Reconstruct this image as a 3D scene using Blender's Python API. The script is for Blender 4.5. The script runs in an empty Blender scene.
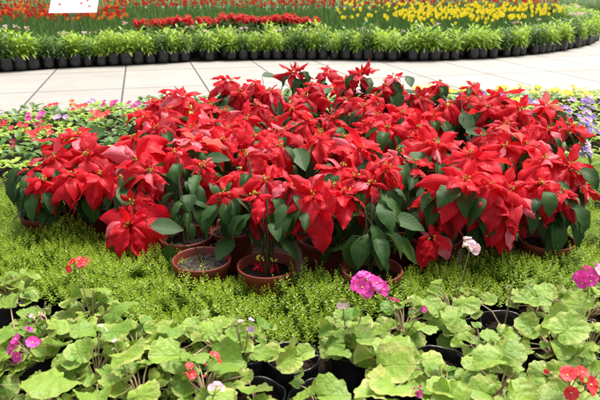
import bpy, math, random
import numpy as np
from mathutils import Vector, Matrix

R = math.radians
random.seed(11)
sc = bpy.context.scene
COL = sc.collection

# ------------------------------------------------------------------ camera, sky, sun, exposure
CAM_H = 1.0
F = 600.0                      # focal length in photograph pixels (600 px wide)
PITCH = R(20.1)
cam_d = bpy.data.cameras.new('camera')
cam = bpy.data.objects.new('camera', cam_d)
COL.objects.link(cam)
cam.location = (0, 0, CAM_H)
cam.rotation_euler = (math.pi / 2 - PITCH, 0, 0)
cam_d.sensor_width = 36.0
cam_d.lens = 36.0 * F / 600.0
cam_d.clip_start = 0.05
cam_d.clip_end = 900
cam_d.dof.use_dof = True
cam_d.dof.focus_distance = 2.15
cam_d.dof.aperture_fstop = 7.0
sc.camera = cam

SUN_EL, SUN_AZ = 66.0, 40.0     # azimuth: compass direction the light comes from (0 = +Y, clockwise)
w = bpy.data.worlds.new('World')
sc.world = w
w.use_nodes = True
wn = w.node_tree
bg = wn.nodes['Background']
sky = wn.nodes.new('ShaderNodeTexSky')
sky.sky_type = 'NISHITA'
sky.sun_disc = False
sky.sun_elevation = R(SUN_EL)
sky.sun_rotation = R(SUN_AZ)
sky.dust_density = 6.0
sky.air_density = 1.2
sky.ozone_density = 0.6
hs = wn.nodes.new('ShaderNodeHueSaturation')
hs.inputs['Saturation'].default_value = 0.35
wn.links.new(sky.outputs[0], hs.inputs['Color'])
wn.links.new(hs.outputs[0], bg.inputs['Color'])
bg.inputs['Strength'].default_value = 0.14
sun_d = bpy.data.lights.new('sun', 'SUN')
sun_d.energy = 2.3
sun_d.angle = R(18)
sun_d.color = (1.0, 0.95, 0.87)
sun = bpy.data.objects.new('sun', sun_d)
COL.objects.link(sun)
sdir = Vector((math.sin(R(SUN_AZ)) * math.cos(R(SUN_EL)), math.cos(R(SUN_AZ)) * math.cos(R(SUN_EL)), math.sin(R(SUN_EL))))
sun.rotation_euler = sdir.to_track_quat('Z', 'Y').to_euler()
sun.location = sdir * 20
sc.view_settings.view_transform = 'Standard'
sc.view_settings.look = 'None'
sc.view_settings.exposure = 0.85
sc.view_settings.gamma = 1.0
sc.render.engine = 'CYCLES'
sc.cycles.use_denoising = True
sc.cycles.max_bounces = 8
sc.cycles.transparent_max_bounces = 8


def P(px, py, z=0.0):
    """photograph pixel (600x400) -> the point of the horizontal plane at height z it looks at"""
    cx = (px - 300.0) / F
    cy = (200.0 - py) / F
    dy = math.cos(PITCH) + cy * math.sin(PITCH)
    dz = -math.sin(PITCH) + cy * math.cos(PITCH)
    t = (z - CAM_H) / dz
    return Vector((cx * t, dy * t, z))


def in_view(x, y, m=.2):
    return abs(x) < (y * .939 + .34) * .5 + m


# ------------------------------------------------------------------ materials
def mat(name):
    m = bpy.data.materials.new(name)
    m.use_nodes = True
    nt = m.node_tree
    for n in list(nt.nodes):
        nt.nodes.remove(n)
    out = nt.nodes.new('ShaderNodeOutputMaterial')
    b = nt.nodes.new('ShaderNodeBsdfPrincipled')
    nt.links.new(b.outputs[0], out.inputs[0])
    return m, nt, b, out


def mth(nt, op, a, b=None, c=None, clamp=False):
    n = nt.nodes.new('ShaderNodeMath')
    n.operation = op
    n.use_clamp = clamp
    for i, v in enumerate((a, b, c)):
        if v is None:
            continue
        if isinstance(v, (int, float)):
            n.inputs[i].default_value = v
        else:
            nt.links.new(v, n.inputs[i])
    return n.outputs[0]


def mixc(nt, fac, a, b):
    n = nt.nodes.new('ShaderNodeMix')
    n.data_type = 'RGBA'
    for sock, v in ((n.inputs[0], fac), (n.inputs[6], a), (n.inputs[7], b)):
        if isinstance(v, (int, float)):
            sock.default_value = v
        elif isinstance(v, tuple):
            sock.default_value = (*v, 1)
        else:
            nt.links.new(v, sock)
    return n.outputs[2]


def leaf_mat(name, ca, cb, vein, rough=0.45, trans=0.3, nveins=7, vk=0.6, vstr=0.35, bump=0.4, edge=None, edge_amt=0.0,
             back=None, palmate=False, spec=0.5, blotch=None, tint_t=1.25):
    """two-sided leaf; UV.x = across (0..1), UV.y = along; attribute rnd = one random value triple per leaf"""
    m, nt, b, out = mat(name)
    at = nt.nodes.new('ShaderNodeAttribute'); at.attribute_name = 'rnd'
    sp = nt.nodes.new('ShaderNodeSeparateColor'); nt.links.new(at.outputs['Color'], sp.inputs[0])
    uv = nt.nodes.new('ShaderNodeUVMap')
    sx = nt.nodes.new('ShaderNodeSeparateXYZ'); nt.links.new(uv.outputs[0], sx.inputs[0])
    u = mth(nt, 'ABSOLUTE', mth(nt, 'MULTIPLY_ADD', sx.outputs[0], 2.0, -1.0))
    v = sx.outputs[1]
    nz = nt.nodes.new('ShaderNodeTexNoise')
    tc = nt.nodes.new('ShaderNodeTexCoord')
    nt.links.new(tc.outputs['Object'], nz.inputs['Vector'])
    nz.inputs['Scale'].default_value = 30; nz.inputs['Detail'].default_value = 3
    f = mth(nt, 'ADD', mth(nt, 'MULTIPLY', sp.outputs[0], 0.7), mth(nt, 'MULTIPLY', nz.outputs[0], 0.35), clamp=True)
    c = mixc(nt, f, ca, cb)
    if palmate:
        n9 = nt.nodes.new('ShaderNodeTexNoise'); nt.links.new(tc.outputs['Object'], n9.inputs['Vector']); n9.inputs['Scale'].default_value = 45
        ang = mth(nt, 'ARCTAN2', mth(nt, 'MULTIPLY', u, 0.5), mth(nt, 'ADD', v, -0.15))
        lat = mth(nt, 'ABSOLUTE', mth(nt, 'SINE', mth(nt, 'ADD', mth(nt, 'MULTIPLY', ang, nveins), mth(nt, 'MULTIPLY', n9.outputs[0], 0.6))))
        lat = mth(nt, 'SUBTRACT', 1.0, mth(nt, 'MULTIPLY', lat, 5.0), clamp=True)
    else:
        ph = mth(nt, 'SUBTRACT', mth(nt, 'MULTIPLY', v, nveins), mth(nt, 'MULTIPLY', u, vk * 2))
        fr = mth(nt, 'ABSOLUTE', mth(nt, 'SUBTRACT', mth(nt, 'FRACT', ph), 0.5))
        lat = mth(nt, 'SUBTRACT', 1.0, mth(nt, 'MULTIPLY', fr, 9.0), clamp=True)
    mid = mth(nt, 'SUBTRACT', 1.0, mth(nt, 'MULTIPLY', u, 14.0), clamp=True)
    vn = mth(nt, 'MAXIMUM', mth(nt, 'MULTIPLY', lat, 0.55), mid)
    c = mixc(nt, mth(nt, 'MULTIPLY', vn, vstr), c, vein)
    if blotch:
        n2 = nt.nodes.new('ShaderNodeTexNoise'); nt.links.new(tc.outputs['Object'], n2.inputs['Vector'])
        n2.inputs['Scale'].default_value = 55; n2.inputs['Detail'].default_value = 4
        q = mth(nt, 'MULTIPLY', mth(nt, 'SUBTRACT', n2.outputs[0], 0.62), 5.0, clamp=True)
        q = mth(nt, 'MULTIPLY', q, mth(nt, 'MULTIPLY', sp.outputs[1], 0.6))
        c = mixc(nt, q, c, blotch)
    if edge:
        e = mth(nt, 'MULTIPLY', mth(nt, 'SUBTRACT', mth(nt, 'MAXIMUM', u, v), 0.72), 3.6, clamp=True)
        e = mth(nt, 'MULTIPLY', mth(nt, 'MULTIPLY', e, edge_amt), sp.outputs[2])
        c = mixc(nt, e, c, edge)
    if back:
        g = nt.nodes.new('ShaderNodeNewGeometry')
        c = mixc(nt, g.outputs['Backfacing'], c, back)
    nt.links.new(c, b.inputs['Base Color'])
    b.inputs['Roughness'].default_value = rough
    b.inputs['Specular IOR Level'].default_value = spec
    bp = nt.nodes.new('ShaderNodeBump'); bp.inputs['Strength'].default_value = bump; bp.inputs['Distance'].default_value = 0.003
    if palmate:                         # puckered surface between the veins
        vo = nt.nodes.new('ShaderNodeTexVoronoi'); nt.links.new(tc.outputs['Object'], vo.inputs['Vector']); vo.inputs['Scale'].default_value = 130
        vn = mth(nt, 'ADD', vn, mth(nt, 'MULTIPLY', vo.outputs['Distance'], 1.1))
    hgt = mth(nt, 'ADD', mth(nt, 'MULTIPLY', vn, -0.7), mth(nt, 'MULTIPLY', nz.outputs[0], 0.8))
    nt.links.new(hgt, bp.inputs['Height']); nt.links.new(bp.outputs[0], b.inputs['Normal'])
    tr = nt.nodes.new('ShaderNodeBsdfTranslucent')
    g2 = nt.nodes.new('ShaderNodeMix'); g2.data_type = 'RGBA'; g2.blend_type = 'MULTIPLY'
    g2.inputs[0].default_value = 1.0; nt.links.new(c, g2.inputs[6]); g2.inputs[7].default_value = (tint_t, tint_t, tint_t * 0.6, 1)
    nt.links.new(g2.outputs[2], tr.inputs[0])
    mx = nt.nodes.new('ShaderNodeMixShader'); mx.inputs[0].default_value = trans
    nt.links.new(b.outputs[0], mx.inputs[1]); nt.links.new(tr.outputs[0], mx.inputs[2])
    nt.links.new(mx.outputs[0], out.inputs[0])
    return m


def plain(name, ca, cb=None, scale=20, rough=0.6, bump=0.0, spec=0.5, detail=4, dist=0.004, coords='Object'):
    m, nt, b, out = mat(name)
    tc = nt.nodes.new('ShaderNodeTexCoord')
    nz = nt.nodes.new('ShaderNodeTexNoise'); nt.links.new(tc.outputs[coords], nz.inputs['Vector'])
    nz.inputs['Scale'].default_value = scale; nz.inputs['Detail'].default_value = detail
    f = mth(nt, 'MULTIPLY_ADD', mth(nt, 'SUBTRACT', nz.outputs[0], 0.5), 2.6, 0.5, clamp=True)
    c = mixc(nt, f, ca, cb or ca)
    nt.links.new(c, b.inputs['Base Color'])
    b.inputs['Roughness'].default_value = rough
    b.inputs['Specular IOR Level'].default_value = spec
    if bump:
        bp = nt.nodes.new('ShaderNodeBump'); bp.inputs['Strength'].default_value = bump; bp.inputs['Distance'].default_value = dist
        nt.links.new(nz.outputs[0], bp.inputs['Height']); nt.links.new(bp.outputs[0], b.inputs['Normal'])
    return m


M = {}
M['bract'] = leaf_mat('bract_red', (0.38, 0.002, 0.009), (0.88, 0.010, 0.032), (0.80, 0.03, 0.04), rough=0.46, trans=0.42, spec=0.26,
                      nveins=8, vk=1.1, vstr=0.35, bump=0.7, edge=(0.8, 0.22, 0.28), edge_amt=0.0, back=(0.70, 0.03, 0.05), tint_t=1.2)
M['bract_pink'] = leaf_mat('bract_faded', (0.62, 0.03, 0.05), (0.80, 0.16, 0.22), (0.85, 0.35, 0.38), rough=0.5, trans=0.3,
                           nveins=8, vk=1.1, vstr=0.5, bump=0.35, back=(0.78, 0.22, 0.26), tint_t=1.2)
M['pleaf'] = leaf_mat('poinsettia_green', (0.014, 0.046, 0.009), (0.036, 0.092, 0.016), (0.10, 0.16, 0.05), rough=0.5, trans=0.14, spec=0.22,
                      nveins=8, vk=1.0, vstr=0.4, bump=0.35, back=(0.10, 0.16, 0.07))
M['cyathia'] = plain('cyathia_yellow', (0.55, 0.36, 0.03), (0.30, 0.36, 0.04), 60, 0.5)
M['pstem'] = plain('green_stem', (0.030, 0.055, 0.014), (0.06, 0.028, 0.016), 15, 0.8, spec=0.15)
M['pot'] = plain('terracotta_plastic', (0.20, 0.032, 0.018), (0.125, 0.022, 0.014), 9, 0.55, 0.15, 0.35, 8)
M['soil'] = plain('peat_soil', (0.012, 0.008, 0.006), (0.034, 0.023, 0.016), 60, 0.95, 1.0, 0.08, 6, 0.02)
M['pellet'] = plain('soil_pellets', (0.045, 0.035, 0.026), (0.20, 0.165, 0.13), 90, 0.9, 0.6, 0.2)
M['bag'] = plain('black_polythene', (0.010, 0.010, 0.011), (0.022, 0.022, 0.023), 12, 0.32, 0.9, 0.5, 5, 0.02)
M['primleaf'] = leaf_mat('primula_leaf', (0.065, 0.195, 0.010), (0.33, 0.48, 0.060), (0.46, 0.58, 0.16), rough=0.5, trans=0.33,
                         nveins=5.5, palmate=True, vstr=0.30, bump=0.55, edge=(0.62, 0.56, 0.20), edge_amt=0.6, back=(0.36, 0.44, 0.17),
                         blotch=(0.48, 0.48, 0.16))
M['prstem'] = plain('primula_stalk', (0.32, 0.28, 0.14), (0.34, 0.20, 0.14), 20, 0.6)
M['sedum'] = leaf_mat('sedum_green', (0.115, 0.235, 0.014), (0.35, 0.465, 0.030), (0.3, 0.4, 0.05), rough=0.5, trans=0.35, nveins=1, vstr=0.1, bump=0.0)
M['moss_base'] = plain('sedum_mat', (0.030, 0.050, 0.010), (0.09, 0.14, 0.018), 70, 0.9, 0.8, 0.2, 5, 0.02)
M['border'] = leaf_mat('border_leaf', (0.20, 0.37, 0.03), (0.48, 0.60, 0.09), (0.45, 0.55, 0.15), rough=0.5, trans=0.35, nveins=4, vstr=0.2, bump=0.15)
M['borderdark'] = leaf_mat('border_leaf_dark', (0.06, 0.15, 0.03), (0.15, 0.27, 0.055), (0.3, 0.4, 0.12), rough=0.5, trans=0.3, nveins=4, vstr=0.2, bump=0.15)
M['tulipleaf'] = leaf_mat('tulip_leaf', (0.07, 0.17, 0.04), (0.19, 0.33, 0.09), (0.3, 0.42, 0.15), rough=0.45, trans=0.3, nveins=1, vstr=0.15, bump=0.1)


def petal(name, ca, cb, vein=None, trans=0.3, rough=0.5):
    return leaf_mat(name, ca, cb, vein or cb, rough=rough, trans=trans, nveins=3, vk=0.3, vstr=0.3, bump=0.15)


M['t_red'] = petal('tulip_red', (0.42, 0.012, 0.012), (0.68, 0.04, 0.03), (0.8, 0.25, 0.05))
M['t_orange'] = petal('tulip_orange', (0.75, 0.13, 0.02), (0.80, 0.28, 0.04), (0.85, 0.5, 0.05))
M['t_yellow'] = petal('tulip_yellow', (0.86, 0.66, 0.02), (0.88, 0.78, 0.05))
M['f_magenta'] = petal('petal_magenta', (0.62, 0.015, 0.32), (0.76, 0.07, 0.46), (0.85, 0.5, 0.75))
M['f_pale'] = petal('petal_pale_pink', (0.78, 0.42, 0.60), (0.85, 0.68, 0.78), (0.7, 0.2, 0.45))
M['f_red'] = petal('petal_red', (0.70, 0.015, 0.03), (0.80, 0.06, 0.07), (0.85, 0.3, 0.3))
M['f_violet'] = petal('petal_violet', (0.16, 0.06, 0.42), (0.34, 0.20, 0.62), (0.1, 0.02, 0.25))
M['f_lilac'] = petal('petal_lilac', (0.55, 0.32, 0.68), (0.72, 0.52, 0.80), (0.35, 0.1, 0.45))
M['f_yellow'] = petal('petal_yellow', (0.82, 0.62, 0.02), (0.88, 0.75, 0.06), (0.7, 0.4, 0.02))
M['f_orange'] = petal('petal_orange', (0.78, 0.12, 0.02), (0.82, 0.28, 0.03))
M['f_maroon'] = petal('petal_maroon', (0.20, 0.008, 0.02), (0.42, 0.02, 0.05))
M['f_eye'] = plain('flower_eye', (0.80, 0.62, 0.08), (0.7, 0.7, 0.2), 80, 0.5)
M['bud'] = plain('green_calyx', (0.34, 0.38, 0.12), (0.45, 0.42, 0.2), 80, 0.6)
M['white'] = plain('white_board', (0.80, 0.79, 0.78), (0.72, 0.72, 0.72), 3, 0.4)
M['ink'] = plain('printed_red', (0.65, 0.05, 0.06), (0.7, 0.15, 0.1), 30, 0.5)
M['ink_green'] = plain('printed_green', (0.12, 0.3, 0.08), None, 30, 0.5)
M['metal'] = plain('grey_stake', (0.30, 0.30, 0.29), (0.2, 0.2, 0.2), 30, 0.5)


def path_mat():
    m, nt, b, out = mat('pale_paving')
    tc = nt.nodes.new('ShaderNodeTexCoord')
    mp = nt.nodes.new('ShaderNodeMapping'); nt.links.new(tc.outputs['Object'], mp.inputs['Vector'])
    mp.inputs['Rotation'].default_value = (0, 0, R(-14.3))
    mp.inputs['Location'].default_value = (PATH_OFF, 0.1, 0)
    br = nt.nodes.new('ShaderNodeTexBrick'); nt.links.new(mp.outputs[0], br.inputs['Vector'])
    br.offset = 0.0
    br.inputs['Scale'].default_value = 1.0
    br.inputs['Brick Width'].default_value = SLAB
    br.inputs['Row Height'].default_value = 1.25
    br.inputs['Mortar Size'].default_value = 0.010
    br.inputs['Mortar Smooth'].default_value = 0.2
    br.inputs['Color1'].default_value = (0.36, 0.338, 0.308, 1)
    br.inputs['Color2'].default_value = (0.31, 0.29, 0.262, 1)
    br.inputs['Mortar'].default_value = (0.05, 0.045, 0.04, 1)
    nz = nt.nodes.new('ShaderNodeTexNoise'); nt.links.new(mp.outputs[0], nz.inputs['Vector'])
    nz.inputs['Scale'].default_value = 2.2; nz.inputs['Detail'].default_value = 8; nz.inputs['Roughness'].default_value = 0.65
    st = nt.nodes.new('ShaderNodeTexNoise')
    mp2 = nt.nodes.new('ShaderNodeMapping'); nt.links.new(mp.outputs[0], mp2.inputs['Vector'])
    mp2.inputs['Scale'].default_value = (0.8, 14, 1); nt.links.new(mp2.outputs[0], st.inputs['Vector'])
    st.inputs['Scale'].default_value = 1.0; st.inputs['Detail'].default_value = 4
    f = mth(nt, 'MULTIPLY', mth(nt, 'SUBTRACT', nz.outputs[0], 0.45), 2.0, clamp=True)
    f2 = mth(nt, 'MULTIPLY', mth(nt, 'SUBTRACT', st.outputs[0], 0.50), 2.0, clamp=True)
    ff = mth(nt, 'MULTIPLY', mth(nt, 'MAXIMUM', f, f2), 0.7)
    c = mixc(nt, ff, br.outputs['Color'], (0.20, 0.175, 0.15))
    nt.links.new(c, b.inputs['Base Color'])
    b.inputs['Roughness'].default_value = 0.7
    bp = nt.nodes.new('ShaderNodeBump'); bp.inputs['Strength'].default_value = 0.3; bp.inputs['Distance'].default_value = 0.01
    nt.links.new(mth(nt, 'SUBTRACT', nz.outputs[0], br.outputs['Fac']), bp.inputs['Height']); nt.links.new(bp.outputs[0], b.inputs['Normal'])
    return m


# joint through photo pixel (126,66)
_j = P(126, 66, 0.008)
SLAB = 0.80
_c, _s = math.cos(R(-14.3)), math.sin(R(-14.3))
PATH_OFF = -(_c * _j.x - _s * _j.y) % SLAB
M['path'] = path_mat()


# ------------------------------------------------------------------ mesh builder
class MB:
    def __init__(s):
        s.v = []; s.f = []; s.uv = []; s.mi = []; s.rnd = []; s.mats = []

    def m(s, mt):
        if mt not in s.mats:
            s.mats.append(mt)
        return s.mats.index(mt)

    def add(s, verts, faces, uvs, mt, rnd=None):
        o = len(s.v)
        if rnd is None:
            rnd = (random.random(), random.random(), random.random())
        s.v.extend(verts); s.uv.extend(uvs); s.rnd.extend([rnd] * len(verts))
        k = s.m(mt)
        for f in faces:
            s.f.append(tuple(i + o for i in f)); s.mi.append(k)

    def mesh(s, name, smooth=True):
        me = bpy.data.meshes.new(name)
        me.from_pydata([tuple(x) for x in s.v], [], s.f)
        for mt in s.mats:
            me.materials.append(M[mt])
        me.polygons.foreach_set('material_index', s.mi)
        if smooth:
            me.polygons.foreach_set('use_smooth', [True] * len(s.f))
        li = np.empty(len(me.loops), dtype=np.int32); me.loops.foreach_get('vertex_index', li)
        uv = np.array(s.uv, dtype=np.float32)[li]
        me.uv_layers.new(name='UVMap').data.foreach_set('uv', uv.ravel())
        ca = me.color_attributes.new('rnd', 'FLOAT_COLOR', 'POINT')
        rn = np.ones((len(s.v), 4), dtype=np.float32); rn[:, :3] = np.array(s.rnd, dtype=np.float32)
        ca.data.foreach_set('color', rn.ravel())
        me.update()
        return me

    def build(s, name, parent=None, smooth=True, loc=None):
        o = bpy.data.objects.new(name, s.mesh(name, smooth))
        COL.objects.link(o)
        if parent is not None:
            o.parent = parent
        if loc is not None:
            o.location = loc
        return o


PROF = {
    'bract': ([0, .06, .18, .34, .5, .66, .8, .9, 1], [.05, .22, .62, .93, 1, .84, .52, .24, 0.0]),
    'leaf': ([0, .05, .16, .32, .5, .68, .83, .93, 1], [.04, .30, .74, .98, .97, .74, .42, .18, 0.0]),
    'round': ([0, .03, .12, .3, .5, .7, .86, .95, 1], [.10, .55, .86, 1, .99, .90, .66, .38, .10]),
    'lance': ([0, .3, .6, 1], [.25, 1, .8, 0]),
    'petal': ([0, .2, .45, .7, .88, 1], [.12, .42, .86, 1, .86, .45]),
    'strap': ([0, .25, .6, .85, 1], [.7, 1, .8, .4, 0]),
}


def leaf(mb, o, d, up, L, W, mt, prof='leaf', n=8, m=4, grav=0.5, cup=0.15, wave=0.0, wfreq=3, twist=0.0, scallop=0.0, curl=0.0, rnd=None, notch=0.0, crinkle=0.0):
    """a leaf blade grown from o along d, its face towards up, sagging under gravity"""
    d = d.normalized()
    side = d.cross(up)
    if side.length < 1e-4:
        side = d.cross(Vector((1, 0, 0.1)))
    side.normalize()
    xs, ws = PROF[prof]
    verts = []; uvs = []
    p = o.copy()
    ph = random.random() * 6.28
    for i in range(n + 1):
        t = i / n
        nrm = side.cross(d).normalized()
        wd = np.interp(t, xs, ws) * W * 0.5
        s2 = side * math.cos(twist * t) + nrm * math.sin(twist * t)
        n2 = nrm * math.cos(twist * t) - side * math.sin(twist * t)
        for j in range(m + 1):
            u = -1 + 2 * j / m
            ww = wd
            if scallop:
                ww = wd * (1 + scallop * math.sin(t * 26 + ph) * abs(u))
            off = n2 * (cup * ww * (abs(u) ** 1.5) * 2 + wave * W * math.sin(t * wfreq * 6.28 + ph + (1.5 if u > 0 else 0)) * u * u
                        - curl * ww * u * u)
            if crinkle:
                off += n2 * (crinkle * W * math.sin(t * 19 + ph * 2 + u * 1.5) * abs(u)) + s2 * (crinkle * .5 * W * math.sin(t * 23 + ph) * u)
            back = d * (-notch * L * (1 - abs(u)) * max(0, (t - .7) / .3)) if notch else Vector((0, 0, 0))
            verts.append(p + s2 * (u * ww) + off + back)
            uvs.append(((u + 1) / 2, t))
        p = p + d * (L / n)
        d = (d + Vector((0, 0, -grav / n))).normalized()
        side = (side - d * side.dot(d)).normalized()
    faces = []
    for i in range(n):
        for j in range(m):
            a = i * (m + 1) + j
            faces.append((a, a + 1, a + m + 2, a + m + 1))
    mb.add(verts, faces, uvs, mt, rnd)
    return p


def disc_leaf(mb, o, d, up, L, mt, lobes=9, rings=5, dish=0.12, pleat=0.06, scal=0.07, fold=0.0, rnd=None, seg=None):
    """round, heart-based, scalloped and pleated leaf (primula); o = where the stalk joins, d = towards the tip"""
    d = d.normalized(); side = d.cross(up).normalized(); nrm = side.cross(d).normalized()
    seg = seg or lobes * 4
    if rnd is None:
        rnd = (random.random(), random.random(), random.random())
    ph = random.random() * 6.28; a1 = random.uniform(-.12, .12); wv = random.uniform(.04, .12)
    verts = [o.copy()]; uvs = [(.5, .02)]
    W = L * random.uniform(0.46, 0.56)
    for r in range(1, rings + 1):
        q = r / rings
        for k in range(seg):
            th = (k + .5) / seg * 2 * math.pi - math.pi       # 0 = tip
            # outline: centre of disc lies ahead of o
            rad = 0.5 + 0.5 * math.cos(th * 0.5) ** 0.6 if abs(th) < math.pi - 1e-3 else 0.5
            rad = 0.30 + 0.70 * max(0, math.cos(th * 0.5)) ** 0.55
            lob = math.cos(th * lobes)
            rr = rad * L * q * (1 + scal * lob * q * q)
            x = math.sin(th) * rr * (W / (L * .5)) * 0.80
            y = math.cos(th) * rr * 0.86
            z = dish * L * q * q * (0.6 + .8 * math.sin(th * 2 + ph) * wv * 8) + pleat * L * lob * q * (1 - .3 * q) * 0.6
            z += -fold * abs(x) + a1 * x + L * (.05 * q * math.sin(x / L * 17 + ph * 3) * math.cos(y / L * 14 + ph) + .10 * q * q * math.sin(th * 3 + ph * 2))
            z -= 0.20 * L * max(0, q * math.cos(th)) ** 2
            verts.append(o + side * x + d * y + nrm * z)
            uvs.append((min(1, max(0, .5 + x / L * 1.0)), min(1, max(0, .15 + y / L))))
    faces = []
    for k in range(seg - 1):
        faces.append((0, 1 + k + 1, 1 + k))
    for r in range(1, rings):
        b0 = 1 + (r - 1) * seg; b1 = 1 + r * seg
        for k in range(seg - 1):
            faces.append((b0 + k, b0 + k + 1, b1 + k + 1, b1 + k))
    mb.add(verts, faces, uvs, mt, rnd)


def tube(mb, pts, r0, r1, mt, n=6, cap=False):
    pts = [Vector(p) for p in pts]
    verts = []; uvs = []
    N = len(pts)
    for i, p in enumerate(pts):
        d = (pts[min(i + 1, N - 1)] - pts[max(i - 1, 0)]).normalized()
        a = d.cross(Vector((0.13, 1, 0.21))).normalized(); b = d.cross(a)
        r = r0 + (r1 - r0) * i / (N - 1)
        for k in range(n):
            t = 2 * math.pi * k / n
            verts.append(p + a * (r * math.cos(t)) + b * (r * math.sin(t))); uvs.append((k / n, i / (N - 1)))
    faces = [(i * n + k, i * n + (k + 1) % n, (i + 1) * n + (k + 1) % n, (i + 1) * n + k) for i in range(N - 1) for k in range(n)]
    if cap:
        faces.append(tuple((N - 1) * n + k for k in range(n)))
    mb.add(verts, faces, uvs, mt)


def lathe(mb, prof, mt, n=32, c=Vector((0, 0, 0)), wob=0.0, wz=0.0):
    verts = []; uvs = []
    ph = [random.random() * 6.28 for _ in range(4)]
    for i, (r, z) in enumerate(prof):
        for k in range(n):
            t = 2 * math.pi * k / n
            q = 1 + wob * (math.sin(3 * t + ph[0] + z * 20) + .7 * math.sin(7 * t + ph[1] - z * 35) + .5 * math.sin(13 * t + ph[2]))
            verts.append(c + Vector((r * q * math.cos(t), r * q * math.sin(t), z + wz * math.sin(4 * t + ph[3]) * (1 if i > 1 else 0)))); uvs.append((k / n, i / len(prof)))
    faces = [(i * n + k, i * n + (k + 1) % n, (i + 1) * n + (k + 1) % n, (i + 1) * n + k) for i in range(len(prof) - 1) for k in range(n)]
    mb.add(verts, faces, uvs, mt)


def blob(mb, c, r, mt, sz=1.0, n=7):
    prof = [(r * math.sin(math.pi * i / n) + 1e-5, -r * sz * math.cos(math.pi * i / n)) for i in range(n + 1)]
    lathe(mb, prof, mt, 8, Vector(c))


def thing(name, label, cat, loc, group=None, rz=0.0):
    o = bpy.data.objects.new(name, None)
    COL.objects.link(o)
    o.location = loc; o.rotation_euler = (0, 0, rz)
    o.empty_display_size = 0.05
    o['label'] = label; o['category'] = cat
    if group:
        o['group'] = group
    return o


def copy_tree(o, parent=None):
    c = o.copy(); COL.objects.link(c)
    if parent is not None:
        c.parent = parent
    for ch in KIDS.get(o.name, []):
        cc = copy_tree(ch, c)
    KIDS[c.name] = [x for x in LASTKIDS.pop(c.name, [])]
    if parent is not None:
        LASTKIDS.setdefault(parent.name, []).append(c)
    return c


KIDS = {}
LASTKIDS = {}


def reg(root):
    """remember the tree under root for copy_tree"""
    allc = [x for x in bpy.data.objects if x.parent is not None]
    def rec(o):
        ks = [x for x in allc if x.parent == o]
        KIDS[o.name] = ks
        for k in ks:
            rec(k)
    rec(root)


def rdir(el, az):
    return Vector((math.cos(el) * math.cos(az), math.cos(el) * math.sin(az), math.sin(el)))


# ------------------------------------------------------------------ setting: ground, path, bed soil
def sheet(name, pts, z, mt, kind='structure', grid=None):
    me = bpy.data.meshes.new(name)
    me.from_pydata([(p[0], p[1], z) for p in pts], [], [tuple(range(len(pts)))])
    me.materials.append(M[mt])
    o = bpy.data.objects.new(name, me); COL.objects.link(o)
    o['kind'] = kind
    return o


M['ground'] = plain('dry_earth', (0.10, 0.075, 0.05), (0.17, 0.13, 0.09), 3, 0.95, 0.5, 0.2, 8, 0.03)
sheet('ground', [(-300, -300), (300, -300), (300, 300), (-300, 300)], -0.004, 'ground')
sheet('path', [(-16, 2.0), (16, 2.0), (16, 26), (-16, 26)], 0.004, 'path')

# near flower bed outline: its far edge follows the path
NEAR_EDGE = [(-7.5, 3.2), (-4.5, 3.95), (-3.0, 4.35), (-2.35, 4.60), (-1.6, 4.85), (-0.8, 5.15), (0, 5.35), (0.9, 5.42), (1.8, 5.42), (2.8, 5.36), (4.0, 5.1), (7.0, 4.2)]
sheet('flower_bed_soil', [(-7.5, -1.5)] + NEAR_EDGE + [(7.0, -1.5)], 0.012, 'soil')


def edge_y(x):
    return float(np.interp(x, [p[0] for p in NEAR_EDGE], [p[1] for p in NEAR_EDGE]))


# far bed outline, front edge = foot of the black bags, from photo pixels
FRONT_PX = [(-60, 77), (0, 73), (60, 69), (125, 66), (200, 62), (265, 60.5), (330, 60.5), (400, 62), (450, 61), (500, 58.5), (533, 55.5), (565, 51), (590, 45.5), (600, 40), (598, 34), (588, 28), (572, 22)]
FRONT = [P(x, y, 0.0) for x, y in FRONT_PX]
FRONT = [Vector((-14, 4.6, 0)), Vector((-8, 5.6, 0))] + FRONT
BACKP = [Vector((FRONT[-1].x - 1.2, FRONT[-1].y + 1.8, 0)), Vector((2.0, 21.5, 0)), Vector((-16, 21.5, 0))]
sheet('far_bed_soil', [(p.x, p.y + 0.02) for p in FRONT] + [(p.x, p.y) for p in BACKP], 0.012, 'soil')
FBED = [(3.0, 21.0), (6.0, 19.3), (9.5, 18.6), (16, 17.5), (16, 30), (3.0, 30)]
sheet('distant_bed_soil', FBED, 0.012, 'soil')
M['lawn'] = plain('grass_beyond', (0.03, 0.06, 0.015), (0.07, 0.11, 0.025), 8, 0.95, 0.6, 0.2, 8, 0.04)
sheet('lawn', [(-60, 26), (60, 26), (60, 80), (-60, 80)], 0.001, 'lawn')


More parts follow.
